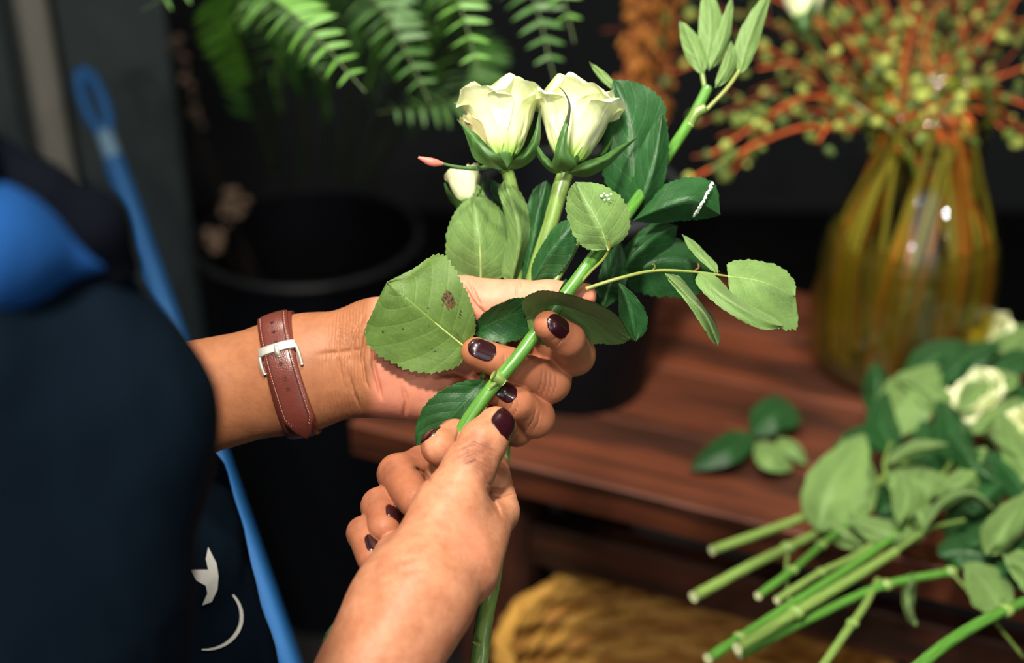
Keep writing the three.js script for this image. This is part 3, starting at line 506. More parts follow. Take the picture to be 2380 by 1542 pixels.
// ---------------------------------------------------------------- wristwatch: strap laid round the wrist
{
  const ctr = (u) => K(668 + u, 878 + (u) * -.22, 12);
  const wdir = nrm3(K(768, 850, 12).map((v, i) => v - K(568, 895, 12)[i]));            // along the forearm
  const e = nrm3(cross3(wdir, [0, 0, 1])), f3 = nrm3(cross3(wdir, e));                    // e ~ up/down, f3 ~ depth
  const C0 = K(676, 880, 12);
  // angle 0 = towards the lens, grows towards the top edge
  const fw = f3[2] < 0 ? f3 : f3.map((v) => -v), upv = e[1] < 0 ? e : e.map((v) => -v);
  const surf = (along, ang, lift) => { const dir = [0, 1, 2].map((k) => fw[k] * Math.cos(ang) + upv[k] * Math.sin(ang)); let r = 40; for (let k = 0; k < 30; k++) { const q = [0, 1, 2].map((i) => C0[i] + wdir[i] * along + dir[i] * r), d = fL(...q); r -= d * .8; } r += lift; return [0, 1, 2].map((i) => C0[i] + wdir[i] * along + dir[i] * r); };
  const o = thing('wristwatch', 'brown leather strap wristwatch with a steel buckle on the wrist', 'watch', toRoom(...C0));
  const leather = phys({ color: C(.125, .028, .019), roughness: .34, clearcoat: .35, clearcoatRoughness: .25, bumpScale: .00014, bumpMap: dataTex(128, 128, (u, v) => { const h = .5 + .4 * N3(u * 30, v * 30, 2) + .2 * N3(u * 70, v * 70, 3); return [h, h, h]; }, false) });
  const steelM = std({ color: C(.86, .86, .78), metalness: .7, roughness: .32 });
  // band: function (ang, side -1..1) -> half width; outer lift; returns closed ribbon
  const band = (a0, a1, n, half, lift, thick, shift = () => 0) => {
    const m = 8, pos = [], uv = [], idx = []; let L = 0;
    for (let i = 0; i <= n; i++) { const a = mix(a0, a1, i / n), hw = half(i / n);
      for (const lay of [1, 0]) for (let j = 0; j <= m; j++) { const s = j / m * 2 - 1, pad = lay ? .55 * (1 - Math.pow(Math.abs(s), 4)) : 0; const p = surf(shift(i / n) + s * hw, a, lift(i / n) + lay * (thick + pad)); const r = toRoom(...p); pos.push(r.x, r.y, r.z); uv.push(s * hw * .06, i / n * (a1 - a0) * 1.4); } }
    const k = 2 * (m + 1), q = (a, b, c, d) => idx.push(a, b, c, b, d, c);
    for (let i = 0; i < n; i++) { for (let j = 0; j < m; j++) { q(i * k + j, (i + 1) * k + j, i * k + j + 1, (i + 1) * k + j + 1); q(i * k + m + 1 + j, i * k + m + 2 + j, (i + 1) * k + m + 1 + j, (i + 1) * k + m + 2 + j); } q(i * k, i * k + m + 1, (i + 1) * k, (i + 1) * k + m + 1); q(i * k + m, (i + 1) * k + m, i * k + m + m + 1, (i + 1) * k + m + m + 1); }
    for (const i of [0, n]) for (let j = 0; j < m; j++) q(i * k + j, i * k + j + 1, i * k + m + 1 + j, i * k + m + 2 + j);
    const g = new THREE.BufferGeometry(); g.setAttribute('position', new THREE.Float32BufferAttribute(pos, 3)); g.setAttribute('uv', new THREE.Float32BufferAttribute(uv, 2)); g.setIndex(idx); g.computeVertexNormals(); return g;
  };
  const HW = 8, drift = (t) => mix(-1.2, 3.4, t);                                // the strap leans along the arm
  // inner strap, all the way round; outer tail with its point
  part(o, 'strap', band(-Math.PI - .05, Math.PI + .05, 90, () => HW + .3, () => .25, 1.6, () => .4), leather);
  const tailEnd = -1.15, tailTop = 1.42;
  const tipW = (t) => t > .86 ? HW * Math.pow(Math.max(.0, 1 - (t - .86) / .14), .62) : HW;
  part(o, 'strap_tail', band(tailTop, tailEnd, 70, tipW, (t) => 2.0 + 3.2 * sstep(.6, 1, t), 1.5, (t) => drift(t)), leather, 'pointed end of the strap');
  const at = (t, s, extra = 0) => surf(drift(t) + s, mix(tailTop, tailEnd, t), 2.0 + 3.2 * sstep(.6, 1, t) + 1.5 + extra);
  const thread = std({ color: C(.42, .16, .11), roughness: .7 }), groove = std({ color: C(.05, .012, .01), roughness: .8 }), st = [];
  for (const s of [-1, 1]) { for (let k = 0; k < 46; k++) { const t0 = .04 + k * .0185, t1 = t0 + .0125; if (t1 > .9) break; const w = Math.max(.8, tipW(t0 + .035) - 1.6); st.push(tube([at(t0, s * w, .42), at((t0 + t1) / 2, s * w, .62), at(t1, s * w, .42)].map((p) => toRoom(...p)), .00022, 4, 5)); } }
  part(o, 'stitching', mergeGeometries(st), thread).userData.kind = 'stuff';
  for (const s of [-1, 1]) { const pts = []; for (let k = 0; k <= 40; k++) { const t = .02 + k / 40 * .88; pts.push(toRoom(...at(t, s * Math.max(.5, tipW(t + .03) - 2.4), .46))); } part(o, 'strap_groove', tube(pts, .00032, 80, 5), groove); }
  for (const t of [.12, .2, .275, .435, .545, .625]) { const p = at(t, 0, .8), p2 = at(t, 0, .2); part(o, 'strap_hole', tube([toRoom(...p2), toRoom(...p)], .0010, 2, 12), groove, 'punched hole'); }
  // buckle
  const tb = .325, bp = (t, s, x) => toRoom(...at(t, s, x)), w2 = HW + 1.6;
  const fl = [[-w2, .0], [-w2 + .8, 0], [w2 - .8, 0], [w2, 0]];
  const ai = (t) => mix(tailTop, tailEnd, t), bar = band(ai(tb - .028), ai(tb + .028), 6, () => w2, () => 4.1, 1.0, () => drift(tb));
  bar.deleteAttribute('uv');
  const bk = part(o, 'buckle', mergeGeometries([bar, ...[tube([bp(tb + .012, -w2, .8), bp(tb + .09, -w2 - .5, -.6), bp(tb + .15, -w2 - .2, -2.0)], .0009, 12, 8), tube([bp(tb - .012, w2, .8), bp(tb + .07, w2 + .5, -.6), bp(tb + .14, w2 + .3, -2.0)], .0009, 12, 8)].map((g) => { g.deleteAttribute('uv'); return g; })]), steelM, 'polished steel buckle');
  part(bk, 'prong', tube([bp(tb - .02, 0, .6), bp(tb + .004, 0, 2.2), bp(tb + .04, .1, 2.0), bp(tb + .055, .1, .6)], (t) => .0011 + .0003 * Math.sin(t * 3.14), 12, 8), steelM);
  // case on the back of the wrist
  const cc = surf(0, Math.PI, 4.5), cg = new THREE.CylinderGeometry(.0135, .0145, .007, 40); cg.applyQuaternion(new THREE.Quaternion().setFromUnitVectors(V(0, 1, 0), FW)); const cr = toRoom(...cc); cg.translate(cr.x, cr.y, cr.z); part(o, 'watch_case', cg, steelM);
}
// ---------------------------------------------------------------- roses in the hands
const px3 = (a) => a.map((q) => P(...q));
{
  // the stem being trimmed, thick and bare, with a leafy tip
  const pts = [[1042, 1060, -27], [1090, 975, -29], [1150, 893, -29], [1205, 828, -28], [1262, 752, -24], [1330, 665, -22], [1388, 588, -14], [1470, 480, 10], [1552, 362, 45], [1612, 268, 62], [1645, 205, 70]];
  const o = thing('rose', 'thick bare green rose stem pinched between both hands, pale young leaves at its tip', 'rose stem', P(...pts[0]));
  part(o, 'stem', tube(px3(pts), (t) => mix(.0035, .0030, t), 90, 18, .05), STEM.green, 'shiny green stem');
  part(o, 'stem_node', tube(px3([[1168, 890, -31], [1156, 878, -33], [1146, 872, -34]]), (t) => .0024 + .0006 * Math.sin(t * 3), 8, 10), STEM.pale, 'pale knob where a leaf was torn off');
  part(o, 'stem_node', tube(px3([[1136, 905, -32], [1148, 893, -33], [1165, 882, -33]]), .0012, 8, 8), STEM.pale);
  part(o, 'stem_node', tube(px3([[1602, 290, 58], [1618, 262, 56], [1640, 250, 56]]), .0028, 8, 10), STEM.pale);
  part(o, 'shoot', tube(px3([[1636, 262, 58], [1690, 205, 62], [1718, 165, 66]]), .0012, 12, 8), STEM.petiole);
  part(o, 'shoot', tube(px3([[1640, 215, 70], [1632, 170, 72]]), .0014, 6, 8), STEM.pale);
  // tip leaves
  for (const [m, a, b, mat] of [
    [[[1634, 175, 72], [1612, 110, 76], [1580, 48, 80]], 22, 24, 'und'], [[[1640, 165, 76], [1650, 60, 84], [1640, -40, 92]], 30, 26, 'und'],
    [[[1648, 165, 70], [1680, 90, 74], [1702, -10, 78]], 15, 18, 'und'], [[[1718, 175, 66], [1740, 90, 70], [1792, -30, 74]], 24, 26, 'und'], [[[1662, 205, 60], [1690, 150, 62], [1700, 95, 64]], 20, 12, 'und'],
  ]) leafW(o, P, m, a, b, { mat, teeth: 6, ser: .02, ea: 3, eb: 3 });
  // petiole with the pale leaf across the stem
  part(o, 'petiole', tube(px3([[1322, 690, -19], [1372, 632, -24], [1404, 600, -27], [1416, 575, -30], [1411, 555, -32]]), .0008, 24, 7), STEM.petiole);
  leaf(o, P, [[1413, 582, -30], [1395, 528, -34], [1362, 470, -32], [1338, 424, -26]], [[1458, 545, -20], [1462, 490, -18], [1440, 455, -18], [1392, 428, -20]], [[1365, 580, -26], [1338, 555, -26], [1316, 485, -22], [1324, 440, -22]], { mat: 'und', teeth: 12, ser: .045, rib: .0005, n: 48 });
  { const wd = []; for (const [x, y, r] of [[1398, 456, 4], [1404, 450, 3], [1411, 455, 4], [1420, 452, 3], [1415, 463, 3.4], [1405, 465, 2.6], [1342, 478, 2], [1341, 490, 1.8], [1341, 502, 1.8], [1340, 515, 2]]) { const p = P(x, y, x > 1390 ? -27 : -26.5); wd.push(new THREE.SphereGeometry(r * .00021, 8, 6).scale(1, 1, .7).translate(p.x, p.y, p.z)); } part(o, 'water_drops', mergeGeometries(wd), phys({ color: C(.95, .97, .93), roughness: .1, clearcoat: 1 }), 'white water drops').userData.kind = 'stuff'; }
  // sprig to the side
  part(o, 'petiole', tube(px3([[1362, 672, -24], [1430, 650, -26], [1520, 630, -20], [1620, 633, -14], [1695, 643, -10]]), (t) => mix(.0011, .0006, t), 40, 7), STEM.petiole);
  part(o, 'stipule', tube(px3([[1516, 632, -20], [1522, 620, -21], [1518, 614, -22]]), .0006, 6, 6), STEM.petiole); part(o, 'stipule', tube(px3([[1612, 632, -14], [1624, 622, -15], [1622, 612, -15]]), .0006, 6, 6), STEM.brown);
  leaf(o, P, [[1436, 655, -24], [1462, 715, -22], [1478, 794, -18]], [[1438, 690, -14], [1440, 735, -10], [1452, 780, -12]], [[1478, 690, -20], [1504, 735, -14], [1502, 768, -14]], { mat: 'top', teeth: 10 });
  leaf(o, P, [[1545, 637, -20], [1600, 690, -28], [1640, 735, -30], [1668, 804, -28]], [[1555, 655, -22], [1596, 705, -28], [1632, 760, -26], [1656, 795, -24]], [[1580, 645, -8], [1625, 700, -8], [1655, 735, -8], [1672, 780, -16]], { mat: 'und', teeth: 10 });
  leaf(o, P, [[1692, 643, -10], [1770, 655, -14], [1848, 688, -8]], [[1700, 690, -24], [1745, 735, -20], [1812, 765, -10], [1852, 762, -4]], [[1694, 612, -2], [1745, 605, 0], [1815, 622, 2], [1846, 655, 0]], { mat: 'und', teeth: 12, rib: .0004, n: 44 });
  leaf(o, P, [[1622, 634, -18], [1660, 672, -34], [1710, 708, -38], [1780, 745, -34], [1820, 760, -30]], [[1618, 660, -28], [1660, 705, -36], [1720, 745, -38], [1780, 768, -34]], [[1660, 640, -20], [1710, 690, -24], [1760, 718, -22], [1800, 740, -24]], { mat: 'und', back: 'top', teeth: 12 });
  leaf(o, P, [[1668, 636, -8], [1640, 605, -4], [1608, 570, 0], [1585, 545, 4]], [[1658, 632, -8], [1628, 608, -6], [1600, 578, -4]], [[1668, 618, -4], [1640, 588, 2], [1612, 560, 4]], { mat: 'und', teeth: 6 });
}
{
  // the flower with its base turned to the left one
  const pts = [[1108, 1600, -20], [1126, 1440, -8], [1148, 1330, 6], [1172, 1040, 8], [1190, 820, 16], [1200, 640, 26], [1200, 500, 26], [1184, 415, 22], [1176, 392, 20]];
  const o = thing('rose', 'cream white rose with a pink-tipped sepal, held beside its twin', 'rose', P(...pts[0]));
  part(o, 'stem', tube(px3(pts), (t) => .0046 - .0013 * sstep(.1, .5, t), 80, 16, .05), STEM.pale);
  for (const q of [[1152, 1338, 0, 1158, 1325, -2], [1110, 1500, -20, 1098, 1492, -24], [1136, 1365, -4, 1130, 1360, -8]]) part(o, 'thorn', tube([P(...q.slice(0, 3)), P(...q.slice(3))], (t) => .0016 * (1 - .85 * t), 5, 7), STEM.petiole);
  const base = P(1172, 372, 20), up = P(1160, 200, 24).sub(base);
  roseHead(o, base, up, .0202, .0395, { seed: 1.3, rot: .9, lip: 1.15, hip: .8, sepals: [[4.4, .03, .01, .1, 0], [5.2, .028, .01, .1, 0]] });
  part(o, 'sepal', tube(px3([[1165, 380, 14], [1110, 392, 8], [1060, 388, 4], [1025, 380, 2]]), (t) => .0016 * (1 - .55 * t), 16, 7), sepalMat);
  part(o, 'sepal_tip', tube(px3([[1030, 381, 2], [1003, 377, 1], [972, 366, 0]]), (t) => .0008 + .0018 * Math.sin(Math.min(1, t * 1.05) * Math.PI) * (1 - .3 * t), 12, 8), sepalPink, 'pink tip');
  LEAF.sepal = sepalMat;
  leaf(o, P, [[1180, 396, 6], [1132, 362, -6], [1100, 326, -2], [1082, 300, 4], [1062, 278, 8]], [[1150, 392, 0], [1105, 372, 0], [1090, 336, 2], [1078, 302, 5]], [[1165, 368, -6], [1132, 338, -6], [1108, 312, -2], [1088, 298, 4]], { mat: 'sepal', back: 'sepal', n: 22, m: 3, ser: .02, quilt: 0 }, 'sepal');
  leaf(o, P, [[1178, 396, 6], [1222, 368, -4], [1246, 330, 0], [1252, 290, 4], [1257, 245, 8]], [[1215, 388, 4], [1245, 362, 4], [1255, 322, 6], [1256, 280, 8]], [[1190, 376, -8], [1218, 352, -6], [1240, 315, 0], [1250, 275, 5]], { mat: 'sepal', back: 'sepal', n: 22, m: 3, ser: .02, quilt: 0 }, 'sepal');
  // tired lower petals
  for (const [a, seedv] of [[2.5, 3], [2.9, 8]]) part(o, 'petal', petalGeo(.0175, .026, a, 1.1, { lip: .1, seed: seedv }).applyQuaternion(new THREE.Quaternion().setFromUnitVectors(V(0, 1, 0), up.clone().normalize())).translate(base.x - .003, base.y - .003, base.z), petalTired, 'wilting lower petal');
  leaf(o, P, [[1118, 660, 22], [1114, 560, 14], [1098, 458, 22]], [[1190, 630, 30], [1192, 560, 30], [1160, 485, 30], [1125, 460, 24]], [[1060, 650, 30], [1036, 590, 30], [1046, 520, 28], [1072, 475, 26]], { mat: 'und', rib: .0006, teeth: 14, ser: .035, n: 44 });
  leaf(o, P, [[1190, 660, 18], [1208, 540, 12], [1172, 420, 20]], [[1212, 620, 24], [1232, 540, 24], [1222, 470, 28], [1196, 430, 24]], [[1166, 640, 22], [1180, 550, 20], [1168, 480, 20], [1158, 440, 22]], { mat: 'und', teeth: 12 });
}
{
  const pts = [[1175, 1030, 14], [1205, 830, 18], [1240, 640, 16], [1280, 520, 12], [1305, 430, 12], [1316, 400, 14]];
  const o = thing('rose', 'cream white rose with a dark curling sepal across its petals, beside the broad dark leaf', 'rose', P(...pts[0]));
  part(o, 'stem', tube(px3(pts), (t) => .0036 + .0007 * sstep(.6, .95, t), 60, 16, .04), STEM.pale);
  const base = P(1322, 378, 14), up = P(1345, 200, 20).sub(base);
  roseHead(o, base, up, .0208, .0398, { seed: 5.2, rot: .35, lip: 1.25, hip: .8, sepals: [[4.3, .03, .010, .1, 0], [5.3, .03, .01, .1, 0]] });
  leaf(o, P, [[1312, 400, 2], [1302, 365, -9], [1308, 325, -10], [1318, 288, -9], [1324, 250, -7]], [[1340, 385, -4], [1322, 350, -8], [1318, 310, -10], [1323, 275, -9]], [[1284, 390, -2], [1288, 360, -6], [1302, 310, -9], [1314, 280, -9]], { mat: 'sepal', back: 'sepal', n: 22, m: 3, ser: .02, quilt: 0 }, 'sepal');
  leaf(o, P, [[1318, 402, 2], [1370, 392, -6], [1415, 370, -2], [1445, 345, 8], [1478, 322, 18]], [[1360, 412, 2], [1410, 388, 4], [1442, 358, 10]], [[1355, 378, -8], [1400, 362, -4], [1436, 342, 6]], { mat: 'sepal', back: 'sepal', n: 22, m: 3, ser: .02, quilt: 0 }, 'sepal');
  leaf(o, P, [[1305, 402, 4], [1272, 386, -2], [1252, 356, 2], [1244, 330, 6]], [[1282, 400, 4], [1258, 378, 4], [1246, 350, 6]], [[1290, 385, -4], [1268, 362, -2], [1250, 338, 4]], { mat: 'sepal', back: 'sepal', n: 18, m: 3, ser: .02, quilt: 0 }, 'sepal');
  part(o, 'sepal', tube(px3([[1318, 292, -9], [1322, 268, -10], [1323, 240, -9], [1312, 215, -7], [1300, 203, -5]]), (t) => .0009 * (1 - .75 * t), 18, 6), std({ color: C(.03, .035, .012), roughness: .7 }), 'dark dried sepal tip');
  leaf(o, P, [[1218, 660, 24], [1243, 540, 22], [1270, 420, 26]], [[1250, 650, 30], [1275, 550, 30], [1290, 450, 30]], [[1205, 640, 28], [1212, 540, 28], [1240, 440, 28]], { mat: 'top', teeth: 12 });
  leaf(o, P, [[1236, 660, 8], [1275, 590, 2], [1310, 548, 0], [1346, 506, 2]], [[1290, 645, 6], [1322, 610, 4], [1342, 560, 2]], [[1236, 620, 10], [1262, 565, 8], [1300, 518, 6]], { mat: 'top', teeth: 13, n: 40 });
  // broad dark leaves behind
  leaf(o, P, [[1478, 500, 24], [1470, 370, 22], [1462, 280, 26], [1425, 185, 34]], [[1545, 420, 30], [1552, 300, 34], [1535, 230, 36], [1480, 192, 36]], [[1420, 450, 30], [1396, 370, 30], [1415, 270, 32], [1420, 210, 34]], { mat: 'top', teeth: 14, n: 44 });
  leaf(o, P, [[1470, 512, 16], [1515, 400, 14], [1540, 262, 22]], [[1535, 450, 22], [1553, 370, 24], [1552, 300, 24]], [[1462, 470, 20], [1476, 380, 22], [1512, 300, 24]], { mat: 'top', teeth: 12 });
  leafW(o, P, [[1440, 215, 36], [1405, 180, 40], [1370, 145, 44]], 9, 10, { mat: 'und' });
  leaf(o, P, [[1472, 514, 6], [1545, 480, -2], [1610, 465, -4], [1674, 500, 8]], [[1520, 518, 10], [1580, 514, 12], [1640, 508, 12]], [[1510, 470, 8], [1550, 428, 10], [1610, 412, 10], [1660, 428, 12]], { mat: 'top', teeth: 12, n: 44 });
  const dr = []; for (let k = 0; k < 46; k++) { const t = k / 45, p = P(mix(1657, 1612, t) + rr(-3, 3), mix(426, 503, t) + 4 * Math.sin(t * 3), 12 - 14 * Math.sin(t * Math.PI) - 2.2); dr.push(new THREE.SphereGeometry(rr(.0004, .0008), 7, 5).scale(1, 1, .6).translate(p.x, p.y, p.z)); }
  part(o, 'white_streak', mergeGeometries(dr), phys({ color: C(.92, .95, .92), roughness: .15, clearcoat: 1 }), 'streak of small white beads').userData.kind = 'stuff';  // line of small white beads across the leaf
  leaf(o, P, [[1436, 650, 20], [1470, 600, 14], [1530, 545, 18], [1575, 525, 24]], [[1490, 640, 26], [1530, 600, 28], [1565, 560, 28]], [[1440, 600, 20], [1470, 555, 20], [1520, 520, 24]], { mat: 'top', teeth: 10 });
  leaf(o, P, [[1450, 640, 26], [1530, 610, 24], [1600, 610, 26], [1672, 632, 28]], [[1470, 675, 32], [1540, 690, 34], [1620, 684, 34]], [[1480, 590, 30], [1540, 548, 32], [1620, 580, 32]], { mat: 'top', teeth: 14 });  // underside in the darker upper-side material, standing in for shade on it
  leaf(o, P, [[1400, 720, 12], [1420, 650, 12], [1440, 560, 16]], [[1440, 690, 16], [1462, 620, 18]], [[1385, 690, 14], [1402, 610, 18]], { mat: 'top' });
}
{
  const o = thing('rose', 'half hidden white rosebud tucked behind the other held roses', 'rose', P(1200, 700, 50));
  part(o, 'stem', tube(px3([[1200, 700, 50], [1150, 560, 46], [1108, 500, 42], [1092, 480, 40]]), .0024, 24, 10), STEM.dull);
  roseHead(o, P(1090, 484, 38), P(1075, 400, 40).sub(P(1090, 484, 38)), .0095, .022, { bud: true, seed: 2, hip: .7, sepals: [[0.4, .018, .007, .1, 0], [2.4, .016, .007, .1, 0], [4.3, .016, .006, .1, 0]] });
  leafW(o, P, [[1150, 540, 38], [1120, 490, 34], [1110, 430, 32]], 26, 22, { mat: 'und' });
  leafW(o, P, [[1160, 520, 44], [1165, 470, 40], [1140, 415, 36]], 20, 18, { mat: 'top' });
}
{
  // leaves about the palm grow on a fourth stem that the hand closes on
  const o = thing('rose', 'rose stem with broad spotted leaves closed inside the palm', 'rose stem', P(1118, 905, -6));
  part(o, 'stem', tube(px3([[1118, 905, -6], [1128, 860, -3], [1170, 800, -2], [1235, 730, 0], [1300, 640, 8], [1345, 560, 16]]), .0017, 40, 9), STEM.dull);
  leaf(o, P, [[1086, 812, -15], [1020, 758, -26], [952, 700, -32], [900, 656, -31]], [[1104, 770, -18], [1098, 715, -22], [1070, 650, -24], [1026, 590, -22], [955, 628, -29]], [[1068, 848, -20], [985, 868, -22], [900, 838, -23], [848, 788, -24], [872, 712, -29]], { mat: 'undSpot', rib: .0008, n: 90, m: 9, teeth: 22, ser: .035, quilt: .00015, label: 'large green leaf with brown spots and torn holes' });
  leaf(o, P, [[1128, 884, -10], [1080, 935, -14], [1030, 985, -12], [968, 1040, -6]], [[1122, 930, -16], [1098, 985, -14], [1050, 1030, -10], [1000, 1050, -8]], [[1090, 884, -14], [1030, 905, -16], [985, 945, -14], [966, 1000, -8]], { mat: 'top', n: 60, m: 7, teeth: 16, ser: .03 });
  leaf(o, P, [[1102, 778, -6], [1150, 748, -14], [1200, 728, -18], [1245, 722, -16]], [[1125, 790, -14], [1170, 796, -14], [1215, 785, -12], [1240, 750, -12]], [[1110, 745, -12], [1150, 712, -24], [1205, 692, -26], [1235, 700, -22]], { mat: 'top', n: 50, teeth: 14, ser: .04 });
  leaf(o, P, [[1222, 742, -18], [1290, 712, -24], [1380, 738, -20], [1466, 788, -14]], [[1240, 785, -12], [1300, 815, -4], [1380, 800, -2], [1440, 800, -6]], [[1214, 700, -34], [1262, 676, -50], [1340, 690, -50], [1430, 730, -34]], { mat: 'und', n: 60, m: 7, teeth: 18, ser: .03 });
  leafW(o, P, [[1290, 700, -14], [1312, 672, -18], [1316, 648, -20]], 9, 9, { mat: 'top', n: 20 });
  leafW(o, P, [[1100, 800, -2], [1120, 750, 0], [1180, 740, 2]], 26, 22, { mat: 'top' });
}
// leaf tip peeping out below the wrist
{ const o = thing('fallen_leaf', 'small green leaf tip peeping out beside the lower wrist', 'leaf', P(780, 1470, -60)); leafW(o, P, [[830, 1430, -60], [790, 1455, -62], [750, 1490, -64]], 14, 14, { mat: 'top' }); }
// ---------------------------------------------------------------- buckets
const bucketMat = phys({ color: C(.004, .005, .008), roughness: .6, specularIntensity: .35 });
const lathe = (pts, c, seg = 48) => new THREE.LatheGeometry(pts.map(([a, b]) => new THREE.Vector2(a, b)), seg).translate(c.x, c.y, c.z);
function bucket(name, label, c, r0, r1, h) {
  const o = thing(name, label, 'bucket', c);
  part(o, 'bucket_body', lathe([[0, .0], [r0, 0], [r1 - .004, h - .02], [r1 - .004, h], [r1 - .008, h], [r0 - .004, .006], [0, .006]], c), bucketMat);
  part(o, 'rim', new THREE.TorusGeometry(r1, .006, 8, 56).rotateX(Math.PI / 2).translate(c.x, c.y + h - .004, c.z), std({ color: C(.014, .016, .02), roughness: .5 }));
  return o;
}
const bigC = atZ(715, 545, 1.98); const bigH = bigC.y; bigC.y = 0;
bucket('flower_bucket', 'tall black floor bucket holding the fern', bigC, .125, .155, bigH);
const smC = onH(1335, 878, TABLE_Y);
bucket('flower_bucket', 'small black bucket standing on the table corner', smC, .068, .088, .2);
// ---------------------------------------------------------------- fern
{
  const o = thing('fern', 'lush green fern hanging over the tall black bucket', 'fern', V(bigC.x, .1, bigC.z));
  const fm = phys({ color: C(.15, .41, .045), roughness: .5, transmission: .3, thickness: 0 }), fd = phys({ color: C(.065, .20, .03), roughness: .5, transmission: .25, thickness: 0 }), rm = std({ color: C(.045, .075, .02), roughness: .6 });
  const pinna = (L, W) => { const s = new THREE.Shape(); s.moveTo(0, -W * .5); s.bezierCurveTo(L * .4, -W * .62, L * .8, -W * .42, L, W * .06); s.bezierCurveTo(L * .75, W * .5, L * .3, W * .6, 0, W * .5); const g = new THREE.ShapeGeometry(s, 3), p = g.attributes.position; for (let i = 0; i < p.count; i++) { const x = p.getX(i) / L; p.setZ(i, -.18 * L * x * x + .04 * L * Math.sin(p.getY(i) / W * 3)); } g.computeVertexNormals(); return g; };
  const PG = pinna(.058, .0118);
  // fronds: root -> tip in pixels and distance
  const fr = [
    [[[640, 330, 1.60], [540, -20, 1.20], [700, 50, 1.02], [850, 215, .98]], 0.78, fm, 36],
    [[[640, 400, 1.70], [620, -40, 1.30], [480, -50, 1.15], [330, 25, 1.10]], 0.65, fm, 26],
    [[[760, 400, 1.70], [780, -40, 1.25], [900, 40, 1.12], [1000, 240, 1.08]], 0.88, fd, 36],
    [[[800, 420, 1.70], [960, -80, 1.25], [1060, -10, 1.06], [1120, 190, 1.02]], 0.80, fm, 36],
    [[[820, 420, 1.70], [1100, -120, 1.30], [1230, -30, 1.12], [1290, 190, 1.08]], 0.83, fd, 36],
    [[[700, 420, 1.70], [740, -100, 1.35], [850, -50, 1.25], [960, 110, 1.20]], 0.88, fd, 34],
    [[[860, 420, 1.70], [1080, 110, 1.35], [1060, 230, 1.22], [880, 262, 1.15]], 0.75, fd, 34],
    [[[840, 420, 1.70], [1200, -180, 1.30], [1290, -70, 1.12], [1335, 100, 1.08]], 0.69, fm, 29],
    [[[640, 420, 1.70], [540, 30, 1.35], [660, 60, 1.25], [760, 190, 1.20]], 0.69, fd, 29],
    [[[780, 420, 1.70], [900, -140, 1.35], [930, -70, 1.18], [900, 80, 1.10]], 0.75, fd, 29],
  ];
  for (const [pts, sc, mat, n] of fr) {
    const cp = pts.map((q) => atZ(...q)), cv = new THREE.CatmullRomCurve3(cp, false, 'centripetal');
    const f = part(o, 'frond', tube(cp, (t) => .0026 * (1 - .75 * t), 30, 6), rm);
    const wp = new THREE.Vector3(); f.getWorldPosition(wp); const far = [];   // the dim fronds behind keep their leaflets in one mesh
    for (let k = 0; k < n; k++) for (const s of [-1, 1]) {
      const t = .26 + .73 * k / n, p = cv.getPointAt(t), d = cv.getTangentAt(t), up = V(0, .75, .66), side = d.clone().cross(up).normalize().multiplyScalar(s), ax = side.clone().addScaledVector(d, .3).normalize();
      const nz = ax.clone().cross(d).normalize(); if (nz.dot(up) < 0) nz.negate(); const m = new THREE.Matrix4().makeBasis(ax, nz.clone().cross(ax), nz), q = new THREE.Mesh(PG, mat); q.name = 'pinna'; q.castShadow = q.receiveShadow = true;
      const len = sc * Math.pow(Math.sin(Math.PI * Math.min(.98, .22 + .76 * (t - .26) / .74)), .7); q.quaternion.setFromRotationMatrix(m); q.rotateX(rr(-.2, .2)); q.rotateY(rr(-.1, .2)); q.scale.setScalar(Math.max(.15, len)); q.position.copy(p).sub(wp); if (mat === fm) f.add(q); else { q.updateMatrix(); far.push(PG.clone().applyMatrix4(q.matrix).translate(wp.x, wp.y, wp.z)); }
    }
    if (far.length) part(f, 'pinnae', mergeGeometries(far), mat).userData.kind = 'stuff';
  }
}
// dried brown flower stalks at the rim of the big bucket
{
  const tan = std({ color: C(.24, .16, .11), roughness: .8 }), bark = std({ color: C(.03, .02, .014), roughness: .9 });
  for (const [k, [a, b]] of [[[540, 520, 1.9], [500, 560, 1.88]], [[470, 330, 2.0], [415, 105, 1.98]], [[520, 560, 1.9], [545, 465, 1.86]]].entries()) {
    const A = atZ(...a), B = atZ(...b), root = V(bigC.x - .07 + k * .03, .5, bigC.z + .05);
    const o = thing('dried_flower', ['pale brown dried flower head drooping over the bucket rim', 'tall brown dried flower stalk beside the grey cabinet', 'small tan dried flower head upright at the bucket rim'][k], 'dried flower', root);
    part(o, 'stalk', tube([root, A, B], .0016, 20, 6), bark);
    for (let j = 0; j < 14; j++) { const p = B.clone().lerp(A, rr(-.1, k === 1 ? .8 : .35)).add(V(rr(-.014, .014), rr(-.012, .012), rr(-.014, .014))); part(o, 'dried_floret', new THREE.IcosahedronGeometry(rr(.004, .009), 1).scale(1, rr(.6, 1), 1).translate(p.x, p.y, p.z), tan); }
  }
}
